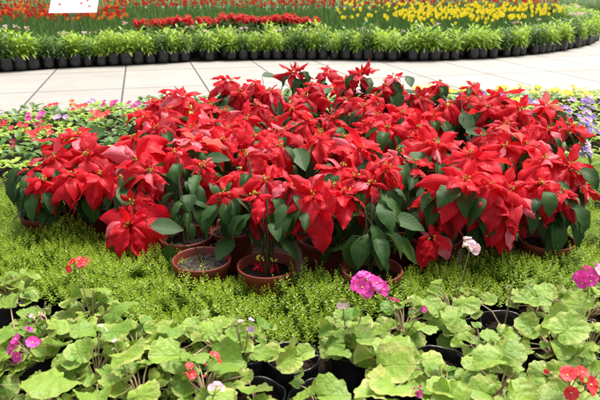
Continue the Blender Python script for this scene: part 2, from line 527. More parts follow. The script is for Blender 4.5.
# ------------------------------------------------------------------ poinsettias
def flower_head(name, parent, c, axis, size, droop, pinkish=0.0, closed=False, dens=1.0, detail=1):
    """whorls of pointed bracts round a cluster of yellow cyathia; c in the parent's space"""
    mb = MB()
    axis = axis.normalized()
    a = axis.cross(Vector((0.3, 1, 0.2))).normalized(); b = axis.cross(a)
    L = size * 0.5
    tone = random.random()
    kind = random.random()
    if closed or kind < .30:             # hanging, half folded
        rings = [(7, 1.0, (100, 150)), (6, .82, (85, 140)), (4, .5, (55, 100))]
    elif kind < .62:                     # loose
        rings = [(random.choice((6, 7, 8)), 1.0, (92, 132)), (6, .80, (70, 112)), (5, .48, (40, 85))]
    elif kind < .74:                     # young and narrow
        rings = [(6, .95, (70, 105)), (5, .7, (45, 80)), (4, .4, (25, 50))]
    else:                                # open star
        rings = [(random.choice((6, 7, 8)), 1.0, (88, 118)), (6, .78, (66, 96)), (5, .50, (40, 70))]
    ph0 = random.random() * 6.28
    for ri, (n, sc_, (e0, e1)) in enumerate(rings):
        for k in range(int(n * dens + .5)):
            az = ph0 + ri * 0.5 + 2 * math.pi * k / n + random.uniform(-.25, .25)
            el = R(random.uniform(e0, e1))
            rad = a * math.cos(az) + b * math.sin(az)
            d = rad * math.sin(el) + axis * math.cos(el)
            up = axis * math.sin(el) - rad * math.cos(el)
            ll = L * sc_ * random.uniform(.68, 1.18)
            base = c - axis * (0.006 * (2 - ri)) + d * 0.008
            mt = 'bract_pink' if random.random() < pinkish else 'bract'
            leaf(mb, base, d, up, ll, ll * random.uniform(.37, .62), mt, 'bract', n=13 if detail else 7, m=6 if detail else 4, crinkle=random.uniform(.01, .05),
                 grav=droop * random.uniform(.6, 1.3) * sc_, cup=random.uniform(-.45, .30), wave=random.uniform(.05, .17), wfreq=random.choice((1.2, 2, 3.1)),
                 rnd=(min(1, max(0, tone * .75 + random.uniform(-.1, .35))), random.random(), random.random()),
                 twist=random.uniform(-1.0, 1.0), curl=random.uniform(0, .55))
    ho = mb.build(name, parent)
    cb = MB()
    for k in range(random.randint(6, 10)):
        q = c + axis * random.uniform(.006, .018) + a * random.uniform(-.013, .013) + b * random.uniform(-.013, .013)
        blob(cb, q, random.uniform(.0022, .0036), 'cyathia', 1.4, 5)
    cb.build('flower_centre', ho)
    return ho


POT_H, POT_R = 0.155, 0.094


def make_pot_mesh():
    mb = MB()
    r, h = POT_R, POT_H
    lathe(mb, [(.001, 0.0), (r * .68, 0.0), (r * .70, .004), (r * .86, h - .030), (r * .87, h - .028), (r * .96, h - .026), (r * 1.0, h - .003), (r * .995, h), (r * .955, h + .001),
               (r * .93, h - .004), (r * .88, h - .035), (r * .80, h - .06)], 'pot', 48)
    return mb.mesh('pot')


def make_soil_mesh(mt='soil', n=500, s=1.0):
    mb = MB()
    lathe(mb, [(POT_R * .87, POT_H - .030), (POT_R * .5, POT_H - .026), (.001, POT_H - .024)], mt, 24, wob=.01)
    for _ in range(n):
        a_ = random.random() * 6.28; r_ = math.sqrt(random.random()) * POT_R * .84
        blob(mb, (r_ * math.cos(a_), r_ * math.sin(a_), POT_H - .025), random.uniform(.0018, .0042) * s, mt, .8, 3)
    return mb.mesh('soil')


POT_ME = make_pot_mesh()
SOIL_ME = make_soil_mesh('soil', 120)
PELLET_ME = make_soil_mesh('pellet', 420, 1.1)


def link(me, name, parent):
    o = bpy.data.objects.new(name, me); COL.objects.link(o); o.parent = parent
    return o


def poinsettia(base, heads, label, nleaf=18, near=True, group='poinsettias massed in the middle of the bed', extra_leaves=(), soil=None, bare=False):
    """heads: list of dict(c=world point, size, droop, axis, pink, closed)"""
    root = thing('poinsettia', label, 'poinsettia', base, group)
    pot = link(POT_ME, 'pot', root)
    pot.rotation_euler = (0, 0, random.random() * 6)
    link(soil or SOIL_ME, 'soil', pot)
    st = MB(); fo = MB()
    root0 = Vector((0, 0, POT_H - .03))
    for hd in heads:
        c = hd['c'] - Vector(base)
        low = hd['c'].z < 0.30
        fac = hd['c'] - Vector((0, 0, CAM_H))
        if 'axis' in hd:
            ax = hd['axis'].copy()
            if not low:
                ax.y *= .65
            ax.normalize()
        else:
            out = Vector((c.x, c.y, 0))
            ax = Vector((0, 0, 1)) + out * 1.4 + Vector((random.uniform(-.55, .55), random.uniform(-.6, .25), 0))
            ax.normalize()
        s0 = root0 + Vector((random.uniform(-.012, .012), random.uniform(-.012, .012), 0))
        mid = s0.lerp(c, .55) + Vector((0, 0, .05 + (0.06 if low else 0)))
        mid.x *= .8; mid.y *= .8
        cc = c - ax * 0.012
        pts = [s0, s0.lerp(mid, .5) + Vector((0, 0, .012)), mid, mid.lerp(cc, .5) + Vector((0, 0, .008)), cc]
        tube(st, pts, .0040, .0026, 'pstem', 6)
        flower_head('flower_head', root, c, ax, hd.get('size', .26) * (random.uniform(1.02, 1.26) if not low else 1.0), hd.get('droop', 1.0), hd.get('pink', .06), hd.get('closed', False), detail=1 if near else 0)
        # green leaves below the bracts on this stem
        for k in range(0 if hd['size'] < .1 else int(nleaf * (2.3 if near and heads and heads[0]['c'].y < 2.2 else 2.2)) // max(1, len(heads))):
            t = random.uniform(.22, .97) if not low else random.uniform(.1, .5)
            q = pts[1].lerp(pts[4], t) if t > .5 else pts[0].lerp(pts[2], t * 2)
            az = random.random() * 6.28 if random.random() < .6 else random.uniform(-2.6, -.5)
            el = random.uniform(-.6, .35)
            d = rdir(el, az)
            pl = random.uniform(.025, .05)
            q2 = q + d * pl
            tube(st, [q, q.lerp(q2, .5) + Vector((0, 0, .004)), q2], .0018, .0014, 'pstem', 4)
            LL = random.uniform(.065, .125)
            leaf(fo, q2, d + Vector((0, 0, -.15)), Vector((0, 0, 1)), LL, LL * random.uniform(.40, .58), 'pleaf', 'leaf', n=8, m=4, grav=random.uniform(.8, 4.0), crinkle=.03,
                 cup=random.uniform(-.15, .6), wave=random.uniform(.01, .07), twist=random.uniform(-.8, .8), curl=random.uniform(0, .25))
    if bare:
        for k in range(3):
            az = random.random() * 6.28
            tube(st, [root0, root0 + Vector((math.cos(az) * .02, math.sin(az) * .02, .07))], .003, .0015, 'pstem', 5)
    for (c, d, up, LL, g) in extra_leaves:      # leaves that stand out in the photograph
        c = Vector(c) - Vector(base)
        inner = Vector((c.x * .35, c.y * .35, max(.19, c.z - .01)))
        tube(st, [inner, inner.lerp(c, .5) + Vector((0, 0, .006)), c], .0022, .0016, 'pstem', 5)
        leaf(fo, c, Vector(d), Vector(up), LL, LL * random.uniform(.56, .64), 'pleaf', 'leaf', n=9, m=6, grav=g, cup=.12, wave=.02, curl=.05)
    if st.v:
        st.build('stem', root)
    if fo.v:
        fo.build('foliage', root)
    return root


def H(px, py, z=None, size=.26, droop=None, **k):
    if z is None:
        z = random.uniform(.37, .42)
    if droop is None:
        droop = random.uniform(1.4, 3.2)
    d = dict(c=P(px, py, z), size=size, droop=droop); d.update(k)
    return d


def EL(px, py, z, tx, ty, tz, L, g=.4, up=(0, -.5, 1)):
    """a leaf from pixel (px,py) at height z, pointing to pixel (tx,ty) at height tz"""
    a_ = P(px, py, z); b_ = P(tx, ty, tz)
    return (a_, (b_ - a_), up, L, g)


def V(*a_):
    return Vector(a_)


CAMDIR = Vector((0, -1, .35))
# (pot pixel at rim height or None, heads, label, extra leaves, green leaves)
PL = [
 ((46, 215), [H(30, 168, .34, .20, 1.6, axis=V(-.5, -.5, .8)), H(55, 157, .37, .25, 2.0, axis=V(-.2, -.6, .8)), H(42, 180, .33, .2, 2.4)],
  'leftmost poinsettia, narrow red bracts hanging above a tilted red-brown pot', [EL(20, 178, .26, 5, 188, .2, .10), EL(40, 185, .25, 45, 205, .15, .10, .8)], 20),
 ((94, 206), [H(78, 136, .41, .24, 1.2, axis=V(0, -.3, 1)), H(86, 155, .38, .29, 1.6, axis=V(-.1, -.6, .8)), H(62, 140, .39, .22, 1.2), H(100, 176, .35, .25, 2.4), H(72, 176, .34, .24, 2.6)],
  'poinsettia with broad drooping red bracts just right of the leftmost one', [EL(90, 195, .28, 95, 228, .14, .12, .8), EL(70, 190, .26, 66, 215, .15, .11, .8)], 22),
 ((136, 222), [H(134, 138, .42, .31, 1.0, axis=V(-.15, -.6, .8), pink=.1), H(136, 160, .36, .29, 2.0, axis=V(.2, -.8, .5), pink=.18),
               H(131, 203, .285, .19, 1.4, axis=V(0, -.7, .7)), H(130, 226, .225, .32, 1.6, axis=V(.05, -.8, .6)), H(122, 180, .33, .22, 2.4, closed=True), H(150, 172, .36, .24, 2.4, pink=.2)],
  'large left poinsettia whose lowest red bracts hang over the moss', [EL(150, 226, .24, 180, 228, .22, .115, .15, (0, -.6, 1)), EL(112, 205, .26, 110, 235, .12, .13, .7), EL(104, 200, .24, 82, 220, .15, .11, .7)], 22),
 ((186, 238), [H(176, 152, .40, .24, 2.2, closed=True, axis=V(-.2, -.6, .8)), H(198, 141, .40, .24, 1.2, pink=.25), H(203, 166, .36, .19, 1.8, axis=V(.2, -.7, .6))],
  'poinsettia with a few thin hanging bracts above a half hidden pot', [EL(205, 158, .36, 228, 158, .36, .10, .2), EL(186, 190, .27, 190, 215, .15, .11, .9)], 16),
 ((202, 262), [], 'nearly bare pot of pale soil pellets, lone leaf over its rim', [EL(232, 238, .21, 212, 262, .17, .10, .4), EL(170, 245, .2, 172, 275, .08, .08, .8)], 0),
 ((232, 230), [H(225, 194, .36, .155, 1.8, axis=V(0, -.7, .6))],
  'short poinsettia with one small red bloom behind the pot of pellets', [EL(216, 205, .29, 214, 230, .18, .10, .8)], 12),
 ((267, 268), [H(246, 155, .42, .25, 2.6, closed=True, axis=V(-.4, -.5, .6), pink=.35), H(266, 180, .40, .28, 2.8, closed=True, axis=V(-.1, -.7, .6), pink=.25), H(293, 186, .39, .25, 2.6, closed=True, pink=.2), H(240, 172, .38, .2, 2.5, closed=True),
               H(260, 262, .175, .045, .5, axis=V(0, -.3, 1)), H(273, 263, .175, .045, .5, axis=V(0, -.3, 1)), H(256, 196, .36, .2, 2.8, closed=True)],
  'poinsettia of crumpled blooms in the frontmost round pot, two tiny red shoots inside', [EL(240, 200, .32, 236, 235, .2, .11, .9), EL(262, 212, .30, 256, 245, .19, .12, .7, (0, -1, .4)), EL(276, 214, .30, 282, 246, .19, .12, .7, (0, -1, .4)), EL(264, 208, .31, 262, 240, .19, .11, .9), EL(285, 222, .27, 290, 252, .16, .10, .8)], 16),
 ((324, 240), [H(312, 196, .375, .29, 2.6, axis=V(-.1, -.7, .7)), H(342, 168, .40, .27, 1.0, pink=.2), H(345, 193, .37, .17, 1.5), H(330, 186, .37, .2, 2.2), H(300, 206, .34, .2, 2.6)],
  'poinsettia with yellow-centred bloom over the broad dark leaves at front middle', [EL(338, 212, .30, 322, 240, .2, .13, .5), EL(352, 205, .31, 350, 238, .2, .14, .5), EL(330, 235, .25, 320, 265, .12, .13, .7)], 18),
 ((372, 272), [H(372, 184, .39, .27, 3.0, closed=True, axis=V(0, -.6, .6)), H(386, 168, .42, .2, 2.0), H(356, 178, .40, .18, 2.0)],
  'poinsettia with big matt green leaves above the pot behind the magenta primula', [EL(352, 236, .27, 356, 265, .17, .125, .2, (0, -1, .5)), EL(372, 222, .29, 370, 252, .18, .12, .5, (0, -1, .4)), EL(384, 215, .30, 388, 245, .2, .125, .4, (0, -1, .5)), EL(392, 216, .30, 424, 228, .27, .115, .2), EL(396, 240, .25, 424, 264, .15, .13, .4), EL(345, 255, .2, 338, 280, .08, .12, .5)], 16),
 ((400, 226), [H(399, 153, .41, .26, 2.0, pink=.35), H(412, 138, .40, .22)],
  'poinsettia with a pale pink streaked bloom above the dark gap right of centre', [EL(414, 172, .36, 414, 200, .26, .10, .8), EL(392, 170, .36, 388, 196, .27, .10, .8)], 20),
 ((436, 238), [H(431, 238, .22, .17, 2.2, axis=V(-.1, -.6, .6)), H(436, 144, .42, .27, .8, axis=V(0, -.5, .9)), H(414, 165, .38, .17, 1.4), H(446, 190, .35, .22, 2.4)],
  'poinsettia with one small bloom low beside the moss, right of the dark gap', [EL(446, 215, .28, 450, 248, .16, .13, .5, (0, -1, .4)), EL(412, 175, .36, 408, 198, .28, .09, .8)], 14),
 ((486, 236), [H(466, 182, .40, .33, 1.7, axis=V(-.1, -.7, .9), pink=.1), H(490, 186, .39, .28, 2.4), H(508, 190, .36, .28, 1.6, axis=V(.3, -.6, .6)), H(508, 222, .28, .20, 2.6, closed=True, axis=V(.2, -.5, .5)), H(470, 155, .42, .25, .8)],
  'poinsettia with the widest open red bloom in front, right of centre', [EL(500, 212, .29, 530, 222, .25, .11, .3)], 20),
 ((546, 242), [H(546, 160, .41, .22, 1.4, axis=V(0, -.4, 1)), H(543, 184, .37, .22, 2.2, closed=True), H(570, 166, .39, .27, 1.9, axis=V(.35, -.5, .7)), H(560, 192, .34, .2, 2.4), H(582, 182, .33, .2, 2.0)],
  'rightmost poinsettia, its pot rim showing beside the moss on the right', [EL(536, 214, .29, 520, 216, .24, .10, .5), EL(560, 205, .29, 575, 225, .18, .11, .6), EL(580, 190, .3, 592, 208, .2, .10, .6), EL(552, 195, .31, 565, 215, .2, .10, .6)], 22),
 (None, [H(170, 110, size=.27), H(158, 128, size=.25, pink=.15), H(145, 118, size=.22)], 'poinsettia at the upper left corner of the mass, beside the pansies', [EL(105, 133, .36, 85, 133, .36, .13, .1)], 16),
 (None, [H(184, 96, .42, .27), H(168, 96, .39, .22)], 'poinsettia with a spiky upright bloom at the left end of the back edge', [], 14),
 (None, [H(193, 128, .40, .25, 1.6), H(212, 122, .39, .25, 1.3, pink=.3), H(222, 140, .38, .23, 1.4)], 'poinsettia with pinkish faded bracts left of centre, second row', [], 16),
 (None, [H(210, 104, size=.27), H(226, 112, size=.24)], 'poinsettia in the left middle behind the pink faded one', [], 14),
 (None, [H(228, 80, .44, .26, 1.5), H(240, 92, .40, .27)], 'tall poinsettia against the paving at the left back', [], 14),
 (None, [H(254, 82, .44, .24, 1.6, closed=True), H(270, 91, .41, .27)], 'poinsettia on the back edge with a folded upright bloom', [EL(262, 76, .42, 274, 75, .42, .11, .1)], 14),
 (None, [H(246, 118, size=.27), H(258, 106, size=.25)], 'poinsettia left of centre surrounded by blooms on all sides', [], 14),
 (None, [H(284, 131, size=.27, droop=1.4), H(280, 146, .39, .25, 1.5), H(256, 136, size=.25, pink=.15)], 'poinsettia at the centre with two yellow-centred blooms close together', [EL(296, 148, .37, 312, 180, .30, .14, .3)], 16),
 (None, [H(293, 111, size=.27), H(304, 97, size=.26)], 'poinsettia directly behind the centre of the mass', [], 14),
 (None, [H(319, 137, .41, .27, 1.2), H(332, 119, .40, .25), H(308, 122, size=.24)], 'poinsettia right of centre with a green leaf standing among its blooms', [EL(338, 112, .42, 342, 126, .36, .10, .4, (0, -1, .4))], 16),
 (None, [H(312, 86, size=.28), H(326, 72, .44, .28)], 'poinsettia with the highest broad bloom on the back edge', [], 14),
 (None, [H(294, 71, .48, .22, .7)], 'single small star bloom standing up at the back against the paving', [], 8),
 (None, [H(360, 74, .46, .26, 1.0), H(345, 82, .41, .26)], 'poinsettia on the back edge right of the highest bloom', [], 14),
 (None, [H(364, 106, size=.27), H(347, 100, size=.26), H(376, 96, size=.22)], 'poinsettia behind the centre right, tips pointing upward', [EL(330, 88, .42, 324, 94, .4, .08, .2)], 14),
 (None, [H(360, 148, .40, .28, 1.2), H(346, 138, size=.24)], 'poinsettia at mid right facing the viewer, above the drooping front blooms', [], 14),
 (None, [H(394, 76, .46, .24, 1.4), H(384, 86, .41, .24)], 'poinsettia at the back right with dark leaves beside the paving', [EL(408, 76, .44, 414, 90, .38, .11, .5), EL(400, 92, .42, 398, 104, .36, .10, .5)], 16),
 (None, [H(388, 128, size=.27), H(402, 113, .41, .24), H(378, 116, size=.24, pink=.2)], 'poinsettia with a pale pink streaked bract, right of centre', [], 14),
 (None, [H(440, 82, .46, .20, 1.8, closed=True), H(419, 98, size=.27)], 'poinsettia with a narrow closed bloom sticking up at the back right', [EL(408, 93, .43, 420, 88, .43, .10, .1), EL(460, 95, .42, 452, 92, .42, .09, .1)], 14),
 (None, [H(434, 117, size=.28), H(418, 128, size=.24)], 'poinsettia left of the two large grey-green leaves on the right', [], 14),
 (None, [H(468, 99, .40, .27), H(472, 86, .44, .17, 1.6), H(448, 104, .39, .24)], 'poinsettia at the back right below a small upright bloom', [EL(462, 112, .42, 470, 128, .36, .13, .2, (0, -.8, .8)), EL(466, 130, .40, 484, 134, .4, .12, .1)], 16),
 (None, [H(502, 94, .44, .31, 1.1), H(488, 108, .40, .26)], 'poinsettia with a big upright bloom at the right back corner', [], 14),
 (None, [H(520, 110, .40, .28, 1.8, axis=V(0, -.6, .8)), H(506, 126, .39, .24)], 'poinsettia with long hanging bracts and yellow centre near the right side', [], 16),
 (None, [H(546, 106, .40, .25), H(549, 130, .39, .26, 1.6), H(570, 128, .38, .26, 1.2, axis=V(.3, -.3, 1))], 'poinsettia at the right end beside the violet pansies', [EL(585, 150, .33, 592, 165, .25, .10, .4), EL(572, 140, .34, 582, 158, .25, .10, .4)], 18),
 (None, [H(504, 146, .40, .28, 1.7, axis=V(-.1, -.6, .8)), H(484, 136, .40, .25), H(526, 146, .39, .25, 1.5)], 'poinsettia behind the rightmost one with folded bracts and a curled leaf', [EL(528, 152, .38, 524, 168, .32, .09, .5), EL(488, 178, .37, 500, 186, .36, .10, .3)], 16),
]
bases = []
for potpx, heads, lab, ex, nl in PL:
    if potpx:
        q = P(potpx[0], potpx[1], POT_H)
    else:
        q = sum((h['c'] for h in heads), Vector((0, 0, 0))) / len(heads)
        q = q + Vector((0, .04, 0))
    bases.append([q.x, q.y, bool(potpx)])
for it in range(60):                      # pots cannot stand inside each other
    for i in range(len(bases)):
        for j in range(i):
            dx = bases[i][0] - bases[j][0]; dy = bases[i][1] - bases[j][1]
            dd = math.hypot(dx, dy)
            if 1e-6 < dd < .196:
                k = (.196 - dd) / dd * .5
                wi = 0 if bases[i][2] else 1; wj = 0 if bases[j][2] else 1
                if wi + wj == 0:
                    continue
                if wi + wj == 1:
                    wi *= 2; wj *= 2
                bases[i][0] += dx * k * wi; bases[i][1] += dy * k * wi
                bases[j][0] -= dx * k * wj; bases[j][1] -= dy * k * wj
random.seed(77)
for bxy, (potpx, heads, lab, ex, nl) in zip(bases, PL):
    if potpx is None and len(heads) > 1:
        for _ in range(1):
            z_ = random.uniform(.31, .39)
            heads = heads + [dict(c=Vector((bxy[0] + random.uniform(-.13, .13), bxy[1] + random.uniform(-.14, .06), z_)), size=random.uniform(.20, .26), droop=random.uniform(1.5, 2.8))]
    poinsettia((bxy[0], bxy[1], 0.012), heads, lab, nl, near=bxy[1] < 3.2, extra_leaves=ex, soil=PELLET_ME if not heads else None, bare=not heads)


# ------------------------------------------------------------------ primulas in the foreground
def small_flower(mb, c, axis, r, mt, n=5, eye='f_eye'):
    axis = axis.normalized(); a = axis.cross(Vector((.3, 1, .2))).normalized(); b = axis.cross(a)
    ph = random.random() * 6
    for k in range(n):
        az = ph + 2 * math.pi * k / n
        rad = a * math.cos(az) + b * math.sin(az)
        leaf(mb, c, rad + axis * random.uniform(.1, .35), axis, r, r * 1.05, mt, 'petal', n=4, m=4, grav=.1, cup=.1, wave=.04, notch=.12)
    blob(mb, c + axis * .001, r * .16, eye, .6, 4)


BAG_R, BAG_H = .066, .105


def bag_mesh(r, h, seed, n=30, full=False):
    random.seed(seed)
    mb = MB()
    lathe(mb, [(.001, 0), (r * .82, 0), (r * .93, h * .12), (r * .98, h * .4), (r * .96, h * .62), (r * 1.0, h * .85), (r * 1.02, h - .004), (r * 1.0, h), (r * .97, h - .003), (r * .95, h - .02), (r * .93, h - .05)],
          'bag', n, wob=.016, wz=.003)
    s = MB()
    lathe(s, [(r * .93, h - .035), (r * .5, h - .03), (.001, h - .028)], 'soil', 16, wob=.01)
    for _ in range(60):
        a_ = random.random() * 6.28; r_ = math.sqrt(random.random()) * r * .85
        blob(s, (r_ * math.cos(a_), r_ * math.sin(a_), h - .03), random.uniform(.002, .005), 'soil', .8, 3)
    return mb.mesh('pot'), s.mesh('soil')


BAGS = [bag_mesh(BAG_R, BAG_H, 50 + i, 48) for i in range(4)]
PRIM_GROUP = 'potted primulas along the front of the bed'


def primula(px, py, label, nl=8, Ls=(.06, .11), flowers=(), lf=(), yellow=0.0, spread=.085, hgt=(.0, .06), zr=.13):
    """px,py = where the middle of the plant shows at height zr; flowers: (px,py,z,material,count,size); lf: leaves seen in the photo (px,py,z,size,dirdeg,rnd)"""
    q = P(px, py, zr)
    base = Vector((q.x, q.y, 0.012))
    root = thing('primula', label, 'primula', base, PRIM_GROUP)
    bm_, sm_ = random.choice(BAGS)
    pot = link(bm_, 'pot', root); pot.rotation_euler = (0, 0, random.random() * 6); link(sm_, 'soil', pot)
    fo = MB(); st = MB()
    root0 = Vector((0, 0, BAG_H - .03))
    specs = []
    if nl > 3:
        nl = int(nl * 3.8)
    for k in range(nl):
        az = k * 2.4 + random.uniform(-.3, .3)
        inner = k / max(1, nl)
        rr = spread * (.30 + .80 * math.sqrt(1 - inner)) * random.uniform(.75, 1.15)
        z = BAG_H + random.uniform(*hgt) + .02 * inner
        c = Vector((rr * math.cos(az), rr * math.sin(az), z))
        LL = random.uniform(*Ls) * (1 - .3 * inner) * .85
        specs.append((c, az, LL, None))
    for (lx, ly, lz, LL, dd, rn) in lf:
        c = P(lx, ly, lz) - base
        specs.append((c, R(dd), LL, rn))
    for c, az, LL, rn in specs:
        LL *= .50 if rn is None else .53
        c.z -= .02
        out = Vector((math.cos(az), math.sin(az), 0))
        j = c - out * LL * .35                       # stalk joins behind the middle of the blade
        tilt = random.uniform(-.6, .75)
        d = out + Vector((0, 0, tilt))
        up = Vector((random.uniform(-.5, .5), random.uniform(-.6, .2), 1)) - out * tilt
        mid = root0.lerp(j, .5) + Vector((0, 0, .018))
        tube(st, [root0, mid, j], .0028, .0018, 'prstem', 5)
        tip = [random.random(), random.random(), random.random()]
        if rn is not None:
            tip[0] = rn; tip[2] = .9 if rn > .8 else tip[2] * .6
        elif random.random() < yellow:
            tip[0] = 1; tip[2] = 1
        disc_leaf(fo, j, d, up, LL, 'primleaf', lobes=random.choice((9, 11, 12)), rings=8, dish=random.uniform(-.15, .35), pleat=random.uniform(.03, .065), scal=random.uniform(.035, .06),
                  fold=random.uniform(-.55, .35), rnd=tuple(tip))
    fo.build('foliage', root)
    for (fx, fy, fz, mt, cnt, fs) in flowers:
        c = P(fx, fy, fz) - base
        fs_ = MB()
        m1 = root0.lerp(c, .5); m1.x = root0.x * .4 + c.x * .6; m1.y = root0.y * .4 + c.y * .6
        fs_.v = []
        low = c - Vector((0, 0, .022 if cnt > 2 else .008))
        tube(fs_, [root0, m1, low], .0022, .0015, 'prstem', 5)
        stalk = fs_
        fm = MB()
        for k in range(cnt):
            dd = rdir(random.uniform(.0, 1.3), random.random() * 6.28)
            if cnt == 1:
                dd = Vector((0, -.7, .6)); e = c
            else:
                e = low + Vector((0, 0, .008)) + Vector((dd.x, dd.y, dd.z * .9)) * random.uniform(.55, 1.05) * fs * 2.5
            tube(stalk, [low, low.lerp(e, .6) + Vector((0, 0, .002)), e], .0009, .0008, 'bud', 4)
            if mt.startswith('f_') and random.random() < (.97 if fs > .012 else .6):
                mm = mt
                if cnt > 12 and mt == 'f_magenta' and e.z > c.z + .006 and random.random() < .35:
                    mm = 'f_pale'
                small_flower(fm, e, dd + Vector((0, -.5, .3)), fs * random.uniform(.8, 1.1), mm)
            else:
                leaf(fm, e, dd, Vector((0, -1, .2)), fs * .9, fs * .6, mt, 'petal', n=4, m=4, grav=.1, cup=.5)
                blob(fm, e, fs * .25, 'bud', 1.3, 4)
        so = stalk.build('flower_stalk', root)
        fm.build('flower', so)
    st.build('stem', root)
    return root


random.seed(5)
YG = .95
primula(18, 352, 'primula at the left edge with a violet-pink bloom bending down', 8, flowers=[(28, 345, .235, 'f_magenta', 7, .0155), (23, 337, .24, 'f_magenta', 2, .012)], lf=[(8, 322, .20, .13, 140, .35), (3, 300, .2, .10, 170, .6)])
primula(52, 392, 'primula in the front row with one very large pale leaf, second from left', 6, lf=[(45, 378, .22, .15, 250, .75), (75, 350, .20, .11, 60, .4)])
primula(96, 372, 'primula with scalloped light green leaves left of the cream-leaved one', 7, lf=[(94, 395, .21, .10, 270, .6), (82, 342, .22, .09, 80, .5)], flowers=[(98, 334, .22, 'f_pale', 2, .008)])
primula(140, 388, 'primula with a cream-white bleached leaf in the front row', 5, yellow=.2, lf=[(147, 386, .22, .10, 20, 1.0), (113, 378, .19, .10, 250, .5)], flowers=[(116, 347, .22, 'f_pale', 2, .008)])
primula(136, 345, 'primula with a flat variegated leaf in the middle of the left side', 7, lf=[(134, 347, .24, .125, 10, .9), (120, 322, .22, .115, 30, .3)])
primula(92, 318, 'primula carrying a coral red flower cluster below the low poinsettia bloom', 8, lf=[(98, 279, .22, .11, 60, .55), (70, 292, .20, .09, 160, .4), (122, 302, .23, .125, 0, .35)], flowers=[(78, 262, .29, 'f_red', 10, .0125)])
primula(48, 325, 'primula with fading brown buds behind the left violet bloom', 7, flowers=[(42, 304, .24, 'bud', 6, .010), (34, 316, .22, 'f_pale', 3, .008)], lf=[(60, 318, .22, .08, 80, .7), (85, 322, .22, .09, 20, .5)])
primula(10, 292, 'half hidden primula against the moss at the far left edge', 6, lf=[(8, 275, .18, .10, 100, .85)])
primula(172, 352, 'primula right of the variegated leaf with yellow-green folded leaves', 7, yellow=.25, lf=[(160, 350, .22, .10, 200, .8), (172, 322, .20, .09, 70, .4)])
primula(205, 382, 'primula with two small red blooms in the front row', 7, flowers=[(207, 363, .23, 'f_red', 4, .0125), (187, 372, .22, 'f_red', 3, .011), (214, 386, .22, 'f_pale', 3, .009)], lf=[(225, 388, .2, .09, 0, .9)])
primula(215, 338, 'primula with an upright bright oval leaf against the moss', 7, lf=[(210, 322, .22, .08, 90, .8), (197, 345, .22, .09, 60, .45), (230, 355, .21, .11, 0, .35)])
primula(243, 345, 'primula with two pale violet buds on a short stalk', 5, flowers=[(239, 330, .24, 'f_pale', 2, .010), (248, 326, .25, 'f_lilac', 2, .009), (236, 318, .26, 'bud', 4, .007)], lf=[(265, 348, .2, .07, 0, .5), (232, 330, .2, .08, 150, .4)])
primula(256, 390, 'sparse primula between two dark pots, one round leaf at centre front', 3, Ls=(.05, .08), lf=[(258, 380, .2, .10, 60, .45), (262, 398, .19, .08, 300, .5)])
primula(293, 352, 'primula with two brown-edged yellow leaves side by side', 3, Ls=(.04, .06), lf=[(284, 338, .22, .085, 100, 1.0), (285, 353, .21, .085, 200, 1.0), (307, 346, .21, .07, 20, .8)])
primula(318, 392, 'small primula with frilled leaf at the front, right of the dark gap', 3, Ls=(.06, .08), lf=[(337, 388, .21, .105, 0, .6), (304, 382, .2, .09, 120, .75)])
primula(350, 340, 'primula carrying the large magenta flower cluster on a tall stalk', 9, lf=[(342, 325, .2, .09, 90, .5), (336, 345, .2, .08, 210, .3), (368, 330, .22, .08, 20, .4), (355, 318, .22, .08, 100, .5), (330, 337, .2, .08, 180, .35)],
        flowers=[(367, 286, .30, 'f_magenta', 20, .0175), (343, 300, .27, 'f_pale', 4, .009)])
primula(392, 360, 'primula with broad overlapping yellow-green leaves in the front middle', 6, Ls=(.09, .12), yellow=.3, lf=[(400, 362, .22, .14, 330, .85), (388, 385, .22, .13, 230, .9), (398, 338, .22, .12, 30, .75), (370, 392, .21, .12, 200, .95)], flowers=[(413, 386, .21, 'f_magenta', 5, .010)])
primula(404, 322, 'primula with two round magenta buds right of the big magenta cluster', 6, flowers=[(394, 308, .26, 'f_magenta', 2, .012), (419, 309, .25, 'f_magenta', 2, .009)], lf=[(430, 318, .2, .08, 20, .6), (380, 322, .21, .10, 150, .6)])
primula(452, 304, 'primula with a pale pink flower umbel on a tall bare stalk', 6, Ls=(.06, .09), flowers=[(470, 244, .33, 'f_pale', 11, .012)], lf=[(470, 297, .2, .10, 0, .8), (452, 312, .19, .10, 200, .65), (430, 300, .2, .09, 150, .6)])
primula(440, 356, 'almost empty black pot with a tiny seedling, centre of the right half', 2, Ls=(.02, .03), spread=.03, hgt=(-.02, .0))
primula(482, 345, 'primula with a fully opened flat leaf beside the empty black pot', 6, lf=[(486, 352, .22, .10, 180, .75), (512, 345, .2, .11, 10, .35), (490, 328, .2, .06, 90, .6)])
primula(505, 318, 'primula behind, its black pot rim showing as a dark arc', 2, Ls=(.04, .07), lf=[(530, 328, .2, .06, 60, .5)], flowers=[(512, 285, .24, 'f_pale', 2, .008)])
primula(500, 386, 'primula with hanging lobed leaves low in the right foreground', 7, lf=[(478, 385, .2, .09, 180, .55), (528, 388, .21, .11, 330, .8)])
primula(446, 392, 'primula with a large light leaf at the bottom right of centre', 6, lf=[(440, 378, .21, .10, 150, .7), (455, 394, .21, .11, 270, .75)])
primula(582, 392, 'primula with bright red yellow-eyed blooms at the bottom right corner', 6, flowers=[(572, 380, .24, 'f_red', 11, .0175)], lf=[(555, 390, .2, .11, 200, .45), (592, 398, .2, .10, 0, .5)])
primula(556, 345, 'primula with broad leaves above the right black pots', 5, lf=[(575, 322, .23, .13, 20, .7), (553, 312, .22, .10, 150, .6), (560, 342, .2, .08, 200, .65)])
primula(592, 340, 'primula at the right edge with pale stalks and small leaves', 6, lf=[(588, 345, .2, .08, 270, .6)])
primula(590, 306, 'primula with a magenta flower cluster at the right edge', 7, flowers=[(590, 275, .30, 'f_magenta', 15, .017)], lf=[(540, 290, .2, .09, 150, .65), (575, 298, .22, .11, 160, .7)])
